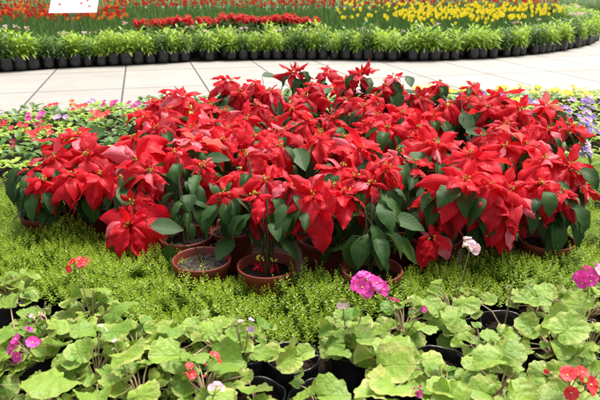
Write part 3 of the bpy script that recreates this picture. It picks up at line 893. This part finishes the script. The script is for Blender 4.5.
primula(540, 302, 'primula with upward folded leaves against the moss on the right', 5, lf=[(524, 296, .2, .09, 180, .6), (545, 285, .2, .09, 80, .75)])
primula(640, 372, 'primula cut by the right edge of the picture', 6)
primula(-30, 372, 'primula cut by the left edge of the picture', 6)


# ------------------------------------------------------------------ low bedding plants in the corners (pansies and primroses)
def bedding_proto(fm, seed, nf=4, nl=16, h=.10, leafmt='border', fr=.018, flat=True):
    random.seed(seed)
    root = thing('pansy', '-', 'pansy', (0, 0, 0))
    fo = MB()
    for k in range(nl):
        az = random.random() * 6.28; rr = random.uniform(.01, .07)
        c = Vector((rr * math.cos(az), rr * math.sin(az), random.uniform(.02, h * .75)))
        LL = random.uniform(.035, .06)
        leaf(fo, c, rdir(random.uniform(-.1, .8), az), Vector((0, 0, 1)), LL, LL * .62, leafmt, 'round', n=5, m=3, grav=.6, cup=.15, wave=.05)
    fo.build('foliage', root)
    for k in range(nf):
        az = random.random() * 6.28; rr = random.uniform(0, .06)
        c = Vector((rr * math.cos(az), rr * math.sin(az), h * random.uniform(.8, 1.15)))
        f = MB()
        tube(f, [Vector((c.x * .5, c.y * .5, .02)), c], .0012, .001, 'bud', 4)
        small_flower(f, c, Vector((random.uniform(-.4, .4), -.6, .9)), fr * random.uniform(.9, 1.3), fm)
        f.build('flower', root)
    reg(root)
    return root


used_proto = set()


def place(proto, loc, label, cat=None, group=None, rz=None, s=None):
    if proto.name in used_proto:
        o = copy_tree(proto)
    else:
        used_proto.add(proto.name); o = proto
    o.location = loc
    o.rotation_euler = (0, 0, rz if rz is not None else random.uniform(-.5, .5))
    if s:
        o.scale = (s, s, s)
    o['label'] = label
    if cat:
        o['category'] = cat
    if group:
        o['group'] = group
    return o


PZ = {}
for k_, (mt_, nf_) in {'yellow': ('f_yellow', 6), 'violet': ('f_violet', 5), 'lilac': ('f_lilac', 5), 'red': ('f_red', 5), 'orange': ('f_orange', 3), 'maroon': ('f_maroon', 4), 'magenta': ('f_magenta', 6)}.items():
    PZ[k_] = [bedding_proto(mt_, 900 + hash(k_) % 7 * 0 + i * 13 + len(k_) * 7, nf_) for i in range(2)]
PZ['green'] = [bedding_proto('f_yellow', 77 + i, 0, 24, .10, 'border' if i else 'borderdark') for i in range(2)]
LABS = {
    ('yellow', 'R'): 'yellow pansy on the right',
    ('violet', 'R'): 'violet-blue pansy right of the poinsettias',
    ('lilac', 'R'): 'pale lilac pansy among violet ones on the right',
    ('green', 'R'): 'flowerless leafy plant right of the poinsettias',
    ('red', 'L'): 'red primrose in the left bed behind the poinsettias',
    ('maroon', 'L'): 'dark maroon primrose at the left edge behind the poinsettias',
    ('magenta', 'L'): 'magenta primrose in the left bed near the paving',
    ('lilac', 'L'): 'lilac primrose in the left bed near the paving',
    ('orange', 'L'): 'orange primrose in the left bed near the paving',
    ('green', 'L'): 'light green leafy plant without flowers in the left bed',
    ('yellow', 'L'): 'yellow primrose in the left bed',
}
random.seed(21)


def scatter_bed(side, x0, x1, choose, ymin, dy=.165, dx=.155):
    y = ymin
    row = 0
    while y < 5.6:
        x = x0 + (row % 2) * dx * .5
        while x < x1:
            xx = x + random.uniform(-.03, .03); yy = y + random.uniform(-.03, .03)
            if yy < edge_y(xx) - .07:
                c = choose(xx, yy) if in_view(xx, yy, .08) else None
                if c:
                    cat = 'pansy' if side == 'R' else 'primrose'
                    e_ = edge_y(xx) - yy
                    zone = (', beside the paving' if e_ < .22 else ', a step back from the paving' if e_ < .5 else
                            ', close against the poinsettias' if abs(xx) < (1.25 if side == 'L' else 1.5) else ', near the picture edge')
                    o = place(random.choice(PZ[c]), (xx, yy, .012), LABS[(c, side)].replace(' near the paving', '').replace(' along the paving on', ' on') + zone, cat if c != 'green' else 'bedding plant',
                              'pansies right of the poinsettias' if side == 'R' else 'primroses left of the poinsettias', s=random.uniform(.9, 1.15))
            x += dx
        y += dy
        row += 1


headxy = [(h['c'].x, h['c'].y) for pl in PL for h in pl[1]]


def clear(x, y, r=.16):
    return all((x - a) ** 2 + (y - b) ** 2 > r * r for a, b in headxy) and all((x - b[0]) ** 2 + (y - b[1]) ** 2 > .15 ** 2 for b in bases)


SPOTS = [(45, 118, 'magenta'), (60, 117, 'lilac'), (56, 125, 'magenta'), (66, 121, 'magenta'), (93, 101, 'lilac'), (77, 106, 'orange'), (83, 111, 'red'), (15, 122, 'red'), (4, 127, 'red'), (28, 129, 'red'),
         (10, 140, 'maroon'), (12, 149, 'maroon'), (3, 146, 'maroon'), (100, 113, 'red'), (110, 106, 'magenta'), (40, 134, 'red'), (132, 98, 'red'), (68, 97, 'green')]
SPOTS = [(P(a, b, .10), c) for a, b, c in SPOTS]


def ch_left(x, y):
    if clear(x, y) and y > 2.9:
        for q_, c_ in SPOTS:
            if abs(q_.x - x) < .06 and abs(q_.y - y) < .075:
                return c_
    e = edge_y(x) - y
    if not clear(x, y) or y < 3.0 - 0.25 * (x + 1.5):
        return None
    if x > .2 and y < 4.9:
        return None
    r = random.random()
    if x < -1.55 and e > .45 and y > 3.1 and r < .75:
        return 'maroon' if r < .15 else 'green'
    if e < .3:
        return 'green' if r < .9 else 'lilac' if r < .95 else 'red'
    if r < .06 and x < -1.0:
        return 'magenta'
    if r < .09:
        return 'lilac'
    if r < .12:
        return 'red'
    return 'green'


def ch_right(x, y):
    e = edge_y(x) - y
    if not clear(x, y, .2):
        return None
    r = random.random()
    if e < .42:
        return 'yellow' if r < .55 else 'green'
    if y > 3.1:
        return 'violet' if r < .42 else 'lilac' if r < .58 else 'green' if r < .93 else 'yellow'
    return 'green'


scatter_bed('L', -2.9, 0.9, ch_left, 2.75)
scatter_bed('R', 1.0, 3.0, ch_right, 3.0)
for k_, v_ in PZ.items():                 # a kind that found no place is not part of the scene
    for o_ in v_:
        if o_.name not in used_proto:
            for c_ in KIDS[o_.name]:
                bpy.data.objects.remove(c_)
            bpy.data.objects.remove(o_)


# ------------------------------------------------------------------ sedum carpet (stuff)
def sedum():
    rng = np.random.default_rng(4)
    poly_front = [P(x, y, .09) for x, y in ((-80, 300), (0, 296), (60, 290), (110, 300), (160, 330), (230, 330), (300, 325), (340, 318), (420, 300), (480, 296), (540, 290), (600, 285), (680, 285))]
    fx = [p.x for p in poly_front]; fy = [p.y for p in poly_front]

    def hill(x, y):
        return .018 * np.sin(x * 9 + 1) * np.cos(y * 11) + .012 * np.sin(x * 23 + y * 17) + .008 * np.sin(x * 41 - y * 37)
    # candidate tips, denser near the camera
    N = 85000
    x = rng.uniform(-2.6, 2.6, N); y = rng.uniform(1.25, 3.5, N)
    front = np.interp(x, fx, fy)
    keep = (y > front - .05) & (np.abs(x) < .30 + y * .62)
    # under the poinsettias it is dark soil, except near the edges
    bx = np.array([b[0] for b in bases]); by = np.array([b[1] for b in bases])
    back_l = 2.72; back_r = 3.15
    lim = np.where(x < 0, back_l - .25 * (x + 1.5), back_r)
    keep &= (y < lim)
    # the interior of the mass: below the front-pot line
    frontline = np.interp(x, [-1.2, -.78, -.45, -.25, 0, .22, .45, .62, .8, .92], [2.6, 2.04, 1.86, 1.70, 1.68, 1.70, 1.80, 1.84, 1.96, 2.9])
    inside = (x > -.84) & (x < .92) & (y > frontline)
    keep &= ~inside
    dmin = np.sqrt((x[:, None] - bx) ** 2 + (y[:, None] - by) ** 2).min(1)
    keep &= dmin > POT_R * 1.0
    keep &= rng.random(N) < np.clip(1.9 / y, 0, 1) ** 2
    x, y = x[keep], y[keep]
    n = len(x)
    h = .088 + .014 * np.sin(x * 13 + 3 * np.sin(y * 9)) * np.sin(y * 15 + x * 4) + .038 * np.clip((y - 1.36) / .2, 0, 1) + hill(x, y) + rng.uniform(-.008, .014, n)
    h += .030 * np.exp(-np.clip(dmin[keep] - .09, 0, 9) / .07)
    h = np.clip(h, .05, .185)
    K = 13                                            # leaves per sprig
    verts = np.empty((n, K, 4, 3), dtype=np.float32)
    lean = rng.normal(0, .25, (n, 2))
    for k in range(K):
        t = k / (K - 1)                               # 0 low .. 1 tip
        az = k * 2.4 + rng.random(n) * .8
        el = .1 + 1.2 * t ** 2 + rng.uniform(-.2, .2, n)
        L = (.0128 * (1 - t * .5)) * rng.uniform(.8, 1.25, n)
        W = L * .30
        zz = h - .034 * (1 - t)
        bxk = x + lean[:, 0] * zz * .6; byk = y + lean[:, 1] * zz * .6
        dx = np.cos(el) * np.cos(az); dy = np.cos(el) * np.sin(az); dz = np.sin(el)
        sx = -np.sin(az); sy = np.cos(az)
        verts[:, k, 0] = np.stack([bxk, byk, zz], 1)
        verts[:, k, 1] = np.stack([bxk + dx * L * .55 + sx * W, byk + dy * L * .55 + sy * W, zz + dz * L * .55], 1)
        verts[:, k, 2] = np.stack([bxk + dx * L, byk + dy * L, zz + dz * L], 1)
        verts[:, k, 3] = np.stack([bxk + dx * L * .55 - sx * W, byk + dy * L * .55 - sy * W, zz + dz * L * .55], 1)
    V_ = verts.reshape(-1, 3)
    nf = n * K
    me = bpy.data.meshes.new('sedum_carpet')
    me.vertices.add(len(V_)); me.vertices.foreach_set('co', V_.ravel())
    me.loops.add(nf * 4); me.loops.foreach_set('vertex_index', np.arange(nf * 4, dtype=np.int32))
    me.polygons.add(nf); me.polygons.foreach_set('loop_start', np.arange(0, nf * 4, 4, dtype=np.int32))
    me.materials.append(M['sedum'])
    me.update(calc_edges=True)
    uv = np.tile(np.array([[.5, 0], [1, .5], [.5, 1], [0, .5]], dtype=np.float32), (nf, 1))
    me.uv_layers.new(name='UVMap').data.foreach_set('uv', uv.ravel())
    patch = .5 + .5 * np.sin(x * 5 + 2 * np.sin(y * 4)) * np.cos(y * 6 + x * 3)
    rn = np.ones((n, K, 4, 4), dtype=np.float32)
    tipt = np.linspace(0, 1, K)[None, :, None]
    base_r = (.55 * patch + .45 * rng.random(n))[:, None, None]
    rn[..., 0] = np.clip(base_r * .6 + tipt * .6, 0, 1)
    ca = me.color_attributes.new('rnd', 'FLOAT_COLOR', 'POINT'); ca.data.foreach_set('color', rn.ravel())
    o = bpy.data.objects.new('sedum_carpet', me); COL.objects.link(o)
    o['kind'] = 'stuff'; o['label'] = 'bright yellow-green moss-like carpet round the poinsettias'; o['category'] = 'ground cover'
    # dark green mat under the tips
    G = 150
    gx = np.linspace(-2.6, 2.6, G); gy = np.linspace(1.2, 3.5, 90)
    XX, YY = np.meshgrid(gx, gy, indexing='ij')
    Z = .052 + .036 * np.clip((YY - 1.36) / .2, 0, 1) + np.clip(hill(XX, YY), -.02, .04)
    idx = np.full(XX.shape, True)
    fr = np.interp(XX, fx, fy)
    frl = np.interp(XX, [-1.2, -.78, -.45, -.25, 0, .22, .45, .62, .8, .92], [2.6, 2.04, 1.86, 1.70, 1.68, 1.70, 1.80, 1.84, 1.96, 2.9])
    ins = (XX > -.84) & (XX < .92) & (YY > frl)
    limm = np.where(XX < 0, back_l - .25 * (XX + 1.5), back_r)
    idx = (YY > fr - .03) & ~ins & (YY < limm)
    vs = np.stack([XX, YY, Z], -1).reshape(-1, 3)
    fs = []
    for i in range(G - 1):
        for j in range(89):
            if idx[i, j] and idx[i + 1, j] and idx[i, j + 1] and idx[i + 1, j + 1]:
                a = i * 90 + j
                fs.append((a, a + 90, a + 91, a + 1))
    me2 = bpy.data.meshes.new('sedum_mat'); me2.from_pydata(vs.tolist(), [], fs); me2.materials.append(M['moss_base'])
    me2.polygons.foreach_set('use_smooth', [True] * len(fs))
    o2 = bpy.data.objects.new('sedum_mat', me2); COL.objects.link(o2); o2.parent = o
    return n


sedum()


# ------------------------------------------------------------------ far bed: bagged border plants
def border_proto(seed, leafmt='border', h=.25, spread=.10, shoots=9, flowers=None, wide=.016):
    random.seed(seed)
    root = thing('bedding_plant', '-', 'bedding plant', (0, 0, 0))
    bm_, sm_ = bag_mesh(.072, .135, seed + 1, 20)
    bg_ = link(bm_, 'bag', root); link(sm_, 'soil', bg_)
    fo = MB()
    for s_ in range(shoots):
        az = s_ * 2.4 + random.uniform(-.4, .4); rr = spread * math.sqrt((s_ + .4) / shoots)
        top = Vector((rr * math.cos(az), rr * math.sin(az), .13 + h * random.uniform(.6, 1.0) * (1 - .45 * rr / spread)))
        bot = Vector((rr * .3 * math.cos(az), rr * .3 * math.sin(az), .12))
        tube(fo, [bot, bot.lerp(top, .5) + Vector((0, 0, .02)), top], .0025, .0015, leafmt, 4)
        nlv = random.randint(9, 11)
        for k in range(nlv):
            t = (k + .5) / nlv
            q = bot.lerp(top, .12 + .88 * t)
            a2 = k * 2.4 + az
            el = -.15 + 1.1 * t ** 2
            LL = random.uniform(.085, .13) * (1.05 - .45 * t)
            leaf(fo, q, rdir(el, a2), Vector((0, 0, 1)), LL, wide * random.uniform(.8, 1.2), leafmt, 'lance', n=4, m=2, grav=1.0 - .4 * t, cup=.15)
    fo.build('foliage', root)
    if flowers:
        for k in range(3):
            f = MB()
            az = random.random() * 6.28
            c = Vector((.05 * math.cos(az), .05 * math.sin(az), .13 + h * 1.05))
            tube(f, [Vector((c.x, c.y, .13 + h * .6)), c], .0015, .001, 'bud', 4)
            for q in range(7):
                small_flower(f, c + Vector((random.uniform(-.02, .02), random.uniform(-.02, .02), random.uniform(-.012, .015))), Vector((random.uniform(-.5, .5), -.5, .8)), .009, flowers)
            f.build('flower', root)
    reg(root)
    return root


BP = [border_proto(300 + i * 9, 'border' if i % 5 else 'borderdark', h=.29 + .035 * (i % 3), wide=.026) for i in range(6)]
BPF = border_proto(411, 'borderdark', .25, flowers='f_pale')
pts = FRONT
seglen = [0]
for i in range(1, len(pts)):
    seglen.append(seglen[-1] + (pts[i] - pts[i - 1]).length)


def along(s):
    s = min(max(s, 0), seglen[-1])
    i = max(k for k in range(len(seglen)) if seglen[k] <= s + 1e-9)
    i = min(i, len(pts) - 2)
    t = (s - seglen[i]) / (seglen[i + 1] - seglen[i])
    p = pts[i].lerp(pts[i + 1], t)
    d = (pts[i + 1] - pts[i]).normalized()
    return p, Vector((-d.y, d.x, 0))


random.seed(31)
nb = 0
placed = []
for row in range(4):
    s = 0
    off = .075 + row * .148
    s = .07 * (row % 2)
    while s < seglen[-1]:
        p, nrm = along(s)
        q = p + nrm * off + Vector((random.uniform(-.012, .012), random.uniform(-.012, .012), 0))
        if in_view(q.x, q.y) and all((q.x - a) ** 2 + (q.y - b) ** 2 > .138 ** 2 for a, b in placed[-40:]):
            if nb < 290:
                if row >= 2 and random.random() < .3:
                    pr = BPF; lab = 'bagged bedding plant with pale pink flower tips behind the front rows'
                else:
                    pr = random.choice(BP)
                    lab = ('leafy light green bedding plant in a black bag lining the far side of the paving' if row == 0 else
                           'leafy green bedding plant in a back row behind the black bags lining the paving')
                sx_ = 300 + q.x / (q.y * .939 + .34) * 600
                lab += (', left of the white board' if sx_ < 45 else ', below the white board' if sx_ < 100 else ', in front of the short red cluster' if sx_ < 190 else
                        ', in front of the long red strip' if sx_ < 320 else ', between the red and yellow flowers' if sx_ < 420 else ', in front of the yellow tulips' if sx_ < 520 else ', where the row starts curving away' if sx_ < 560 and q.y < 10 else ', at the rounded right end' if q.y < 11.5 else ', on the bend\'s far side')
                lab = lab.replace('leafy light green bedding plant in a black bag lining the far side of the paving', 'light green plant in front row of black bags').replace('leafy green bedding plant in a back row behind the black bags lining the paving', 'green bagged plant behind the front row of bags').replace('bagged bedding plant with pale pink flower tips behind the front rows', 'bagged plant with pale pink flower tips')
                place(pr, (q.x, q.y, .012), lab, None, 'bagged bedding plants edging the far bed', rz=random.random() * 6.28, s=random.uniform(.82, 1.22)).rotation_euler[0] = random.uniform(-.12, .12)
                placed.append((q.x, q.y)); nb += 1
        s += .150
print('border plants', nb)
# the bed beyond, at the upper right
BP2 = border_proto(777, 'borderdark', .30, .12, 9)
for row in range(3):
    x = 6.4
    while x < 10.5:
        y = float(np.interp(x, [3, 6, 9.5, 16], [21.0, 19.3, 18.6, 17.5])) + .12 + row * .3
        if in_view(x, y, .3):
            place(BP2, (x + random.uniform(-.03, .03), y, .012), 'dark green bedding plant in the bed across the second path, upper right', None, 'plants in the distant bed', rz=random.random() * 6, s=random.uniform(.9, 1.25))
        x += .19


def far_hedge():
    """low planting beyond the tulips: reads as one mass"""
    random.seed(9)
    mb = MB()
    for k in range(5200):
        if k % 3 == 0:
            x = random.uniform(3.5, 15); y = random.uniform(19.9, 26)
        else:
            x = random.uniform(-15, 4.5); y = random.uniform(19.5, 23)
        z = random.uniform(.02, .42)
        if x > 3 and y < float(np.interp(x, [3, 6, 9.5, 16], [21.0, 19.3, 18.6, 17.5])) + .9:
            continue
        leaf(mb, Vector((x, y, z)), rdir(random.uniform(-.2, 1.2), random.random() * 6.28), Vector((0, 0, 1)), random.uniform(.12, .26), .06, 'borderdark', 'lance', n=3, m=2, grav=.8)
    o = mb.build('ground_cover')
    o['kind'] = 'stuff'; o['label'] = 'dark green planting beyond the tulips'; o['category'] = 'ground cover'


far_hedge()


# ------------------------------------------------------------------ tulips
def tulip_parts(mt, seed, h=.44, open_=.0):
    random.seed(seed)
    fo = MB()
    tube(fo, [Vector((0, 0, 0)), Vector((.006, .0, h * .5)), Vector((.01, 0, h))], .0042, .0034, 'tulipleaf', 5)
    for k in range(4):
        az = random.random() * 6.28
        leaf(fo, Vector((0, 0, .0)), rdir(random.uniform(1.15, 1.42), az), rdir(.1, az + math.pi), random.uniform(.25, .36), random.uniform(.03, .045), 'tulipleaf', 'strap', n=6, m=2, grav=random.uniform(.05, .5), cup=.45, twist=random.uniform(-.4, .4))
    fl = MB()
    c = Vector((.01, 0, h))
    for k in range(6):
        az = k * math.pi / 3
        rad = Vector((math.cos(az), math.sin(az), 0))
        inner = k % 2
        d = rad * (.55 if not inner else .45) + Vector((0, 0, 1))
        xs = [0, .25, .5, .75, 1]
        verts = []; uvs = []
        Rm = .025 + open_; Hh = .062
        n, m = 5, 3
        for i in range(n + 1):
            t = i / n
            rr = Rm * (math.sin(math.pi * min(1, t * .72 + .06)) ** .8) * (1 - .15 * inner) + .001
            wd = np.interp(t, [0, .3, .6, .85, 1], [.25, .9, 1, .6, .06]) * .62
            for j in range(m + 1):
                u = -1 + 2 * j / m
                a2 = az + u * wd
                verts.append(c + Vector((rr * math.cos(a2), rr * math.sin(a2), t * Hh))); uvs.append(((u + 1) / 2, t))
        faces = [(i * (m + 1) + j, i * (m + 1) + j + 1, (i + 1) * (m + 1) + j + 1, (i + 1) * (m + 1) + j) for i in range(n) for j in range(m)]
        fl.add(verts, faces, uvs, mt)
    return fo, fl


TUL = {}
for name_, mt_ in (('red', 't_red'), ('orange', 't_orange'), ('yellow', 't_yellow')):
    TUL[name_] = []
    for i in range(3):
        fo_, fl_ = tulip_parts(mt_, 600 + i * 7 + len(name_), .40 + .03 * i, .002 * i)
        TUL[name_].append((fo_, fl_, fo_.mesh('tulip'), fl_.mesh('flower_head')))
TLAB = {
    'red': 'red tulip in the far bed behind the bagged plants',
    'orange': 'orange tulip in the far bed',
    'yellow': 'yellow tulip in the far bed',
}


def dist_front(x, y):
    best = 9
    for i in range(len(pts) - 1):
        a = pts[i]; b = pts[i + 1]; ab = b - a
        t = max(0, min(1, ((x - a.x) * ab.x + (y - a.y) * ab.y) / ab.length_squared))
        q = a + ab * t
        best = min(best, math.hypot(x - q.x, y - q.y))
    return best


def tulip_kind(x, y):
    """which tulip grows at this spot of the bed (None = none)"""
    dep = y
    sx = 300 + x / (y * .939 + .34) * 600
    if y < (9.7 if sx < 200 else 9.3):
        return None
    if sx < 130:
        if random.random() < .35:
            return None
        return 'orange' if random.random() < .28 else ('red' if random.random() < .8 else None)
    if y > 14.5 and sx < 420:
        if random.random() < .25:
            return None
        return 'yellow' if (sx > 335 and random.random() < .4) else 'red'
    if sx > 395 and sx < 578:
        if y < 15.5:
            return 'yellow' if random.random() < .5 else None
        return 'red' if random.random() < .5 else None
    return None if sx < 335 else ('yellow' if random.random() < .14 else None)


random.seed(41)
cands = []
y = 8.6
while y < 20.5:
    step = .12 + max(0, y - 9.5) * .022
    x = -12
    while x < 12:
        xx = x + random.uniform(-.04, .04); yy = y + random.uniform(-.05, .05)
        x += step * .95
        if not in_view(xx, yy, .1):
            continue
        # inside far bed, behind the border rows
        df = dist_front(xx, yy)
        sx = 300 + xx / (yy * .939 + .34) * 600
        if sx > 560 + (22 if yy < 13.6 else 0) or df < .72:
            continue
        fpy, _ = 0, 0
        cands.append((yy, xx))
    y += step
nt_ = 0
rest_f = {}
restmb = MB()
rest_pts = []
plain_leaf_pts = []
for yy, xx in cands:
    k = tulip_kind(xx, yy)
    if k is None:
        plain_leaf_pts.append((xx, yy)); continue
    if nt_ < 296 and random.random() < .9:
        fo_, fl_, m1_, m2_ = random.choice(TUL[k])
        o = bpy.data.objects.new('tulip', m1_); COL.objects.link(o)
        f = bpy.data.objects.new('flower_head', m2_); COL.objects.link(f); f.parent = o
        o.location = (xx, yy, .012); o.rotation_euler = (random.uniform(-.12, .12), random.uniform(-.12, .12), random.random() * 6.28)
        sc_ = random.uniform(.88, 1.12); o.scale = (sc_, sc_, sc_)
        sx_ = 300 + xx / (yy * .939 + .34) * 600
        o['label'] = TLAB[k] + (', left of the white board' if sx_ < 48 else ', behind the white board' if sx_ < 98 else ', right of the white board' if sx_ < 200 else '' if sx_ < 420 else ', near its left end' if sx_ < 500 else ', near its rounded end')
        o['category'] = 'tulip'; o['group'] = 'tulips in the far bed'
        nt_ += 1
    else:
        rest_pts.append((xx, yy, k))
print('tulips', nt_, 'rest', len(rest_pts), 'leaf only', len(plain_leaf_pts))


def mass(name, items, label, with_fl=True):
    V0 = []; F0 = []; U0 = []; R0 = []; MI = []; mats = []
    cnt = 0
    big = MB()
    for (xx, yy, k) in items:
        fo_, fl_, _, _ = random.choice(TUL[k or 'red'])
        a = random.random() * 6.28; s = random.uniform(.88, 1.12); ca, sa = math.cos(a) * s, math.sin(a) * s
        lx, ly = random.uniform(-.12, .12), random.uniform(-.12, .12)
        for src in ((fo_, fl_) if k else (fo_,)):
            arr = np.array([tuple(v) for v in src.v])
            q = np.empty_like(arr)
            q[:, 0] = arr[:, 0] * ca - arr[:, 1] * sa + lx * arr[:, 2] + xx
            q[:, 1] = arr[:, 0] * sa + arr[:, 1] * ca + ly * arr[:, 2] + yy
            q[:, 2] = arr[:, 2] * s + .012
            o = len(big.v)
            big.v.extend(map(tuple, q)); big.uv.extend(src.uv); rr = (random.random(),) * 3
            big.rnd.extend([rr] * len(arr))
            mi = [big.m(mm) for mm in src.mats]
            big.f.extend(tuple(i + o for i in f) for f in src.f); big.mi.extend(mi[z] for z in src.mi)
    ob = big.build(name)
    ob['kind'] = 'stuff'; ob['label'] = label; ob['category'] = 'tulips'
    return ob


if rest_pts:
    random.shuffle(rest_pts)
    mass('tulip_field', rest_pts, 'dense mass of red and yellow tulips deep in the far bed')
if plain_leaf_pts:
    mass('tulip_leaves', [(x_, y_, None) for x_, y_ in plain_leaf_pts], 'upright green tulip leaves not yet in bloom in the far bed')

# small poinsettias standing among the far planting
random.seed(61)


def far_poinsettia():
    root = thing('poinsettia', '-', 'poinsettia', (0, 0, 0))
    link(POT_ME, 'pot', root)
    fo = MB()
    for k in range(14):
        az = random.random() * 6.28
        leaf(fo, Vector((0, 0, random.uniform(.18, .3))), rdir(.1, az), Vector((0, 0, 1)), .16, .06, 'pleaf', 'leaf', n=4, m=2, grav=.9)
    fo.build('foliage', root)
    for k in range(4):
        az = k * 1.57 + random.uniform(-.4, .4)
        flower_head('flower_head', root, Vector((.09 * math.cos(az), .09 * math.sin(az), .34 + random.uniform(-.02, .03))), Vector((math.cos(az) * .3, math.sin(az) * .3 - .3, 1)), .20, .9, detail=0)
    reg(root)
    return root


FP = [far_poinsettia(), far_poinsettia()]
for i, (x_, y_) in enumerate([(140, 22), (158, 22), (172, 23), (182, 21), (203, 18), (213, 22), (226, 20), (238, 23), (252, 20), (264, 22), (277, 20), (289, 19), (301, 20), (311, 22)]):
    q = P(x_, y_ + 1.0, .36)
    zz = 9.3 if x_ > 190 else 8.9
    k_ = zz / q.y
    q = Vector((q.x * k_, zz, 0))
    lab = ('small red poinsettia in the short left cluster of the far bed' if x_ < 190 else 'small red poinsettia in the long red strip in the middle of the far bed')
    place(FP[i % 2], (q.x + random.uniform(-.02, .02), q.y + random.uniform(-.08, .08), .15), lab, 'poinsettia', 'small poinsettias in the far bed', rz=random.random() * 6, s=random.uniform(.9, 1.1))


# ------------------------------------------------------------------ white board on a stake
def board():
    q = P(72.5, 13, .56)
    D = 8.75
    kk = D / q.y
    cx = q.x * kk
    zb = CAM_H - (CAM_H - .56) * kk
    root = thing('sign_board', 'white board on a thin grey stake among the tulips at upper left', 'sign', (cx, D, .012))
    w2, hh, th = .335, .44, .012
    mb = MB()
    tilt = R(42)
    def pt(x, z, y=0):
        return Vector((x, y * math.cos(tilt) + z * math.sin(tilt), zb - .012 + z * math.cos(tilt)))
    vs = [pt(-w2, 0, 0), pt(w2, .01, 0), pt(w2, hh, 0), pt(-w2, hh, 0), pt(-w2, 0, th), pt(w2, .01, th), pt(w2, hh, th), pt(-w2, hh, th)]
    mb.add(vs, [(0, 1, 2, 3), (5, 4, 7, 6), (4, 0, 3, 7), (1, 5, 6, 2), (3, 2, 6, 7), (4, 5, 1, 0)], [(0, 0)] * 8, 'white')
    b_ = mb.build('board', root, smooth=False)
    ink = MB()
    for (x, z, r) in ((-.20, .13, .022), (.10, .15, .022), (.22, .10, .02), (.18, .2, .02), (-.1, .24, .02), (.02, .3, .02), (.25, .33, .02), (-.24, .31, .02)):
        for k in (-1, 0, 1):
            v4 = [pt(x + k * r * .35, z, -.003), pt(x + k * r * .35 + r * .4, z + r, -.003), pt(x + k * r * .8, z + r * 2.2, -.003), pt(x + k * r * .35 - r * .4, z + r, -.003)]
            ink.add(v4, [(0, 1, 2, 3)], [(0, 0)] * 4, 'ink')
    ink.build('printed_flowers', b_, smooth=False)
    st = MB()
    tube(st, [pt(-.03, .3, .02), pt(-.03, 0, .02), Vector((-.03, .0, 0))], .008, .008, 'metal', 8)
    st.build('stake', root)


board()
print('objects', len(bpy.data.objects), 'verts', sum(len(m_.vertices) for m_ in bpy.data.meshes))
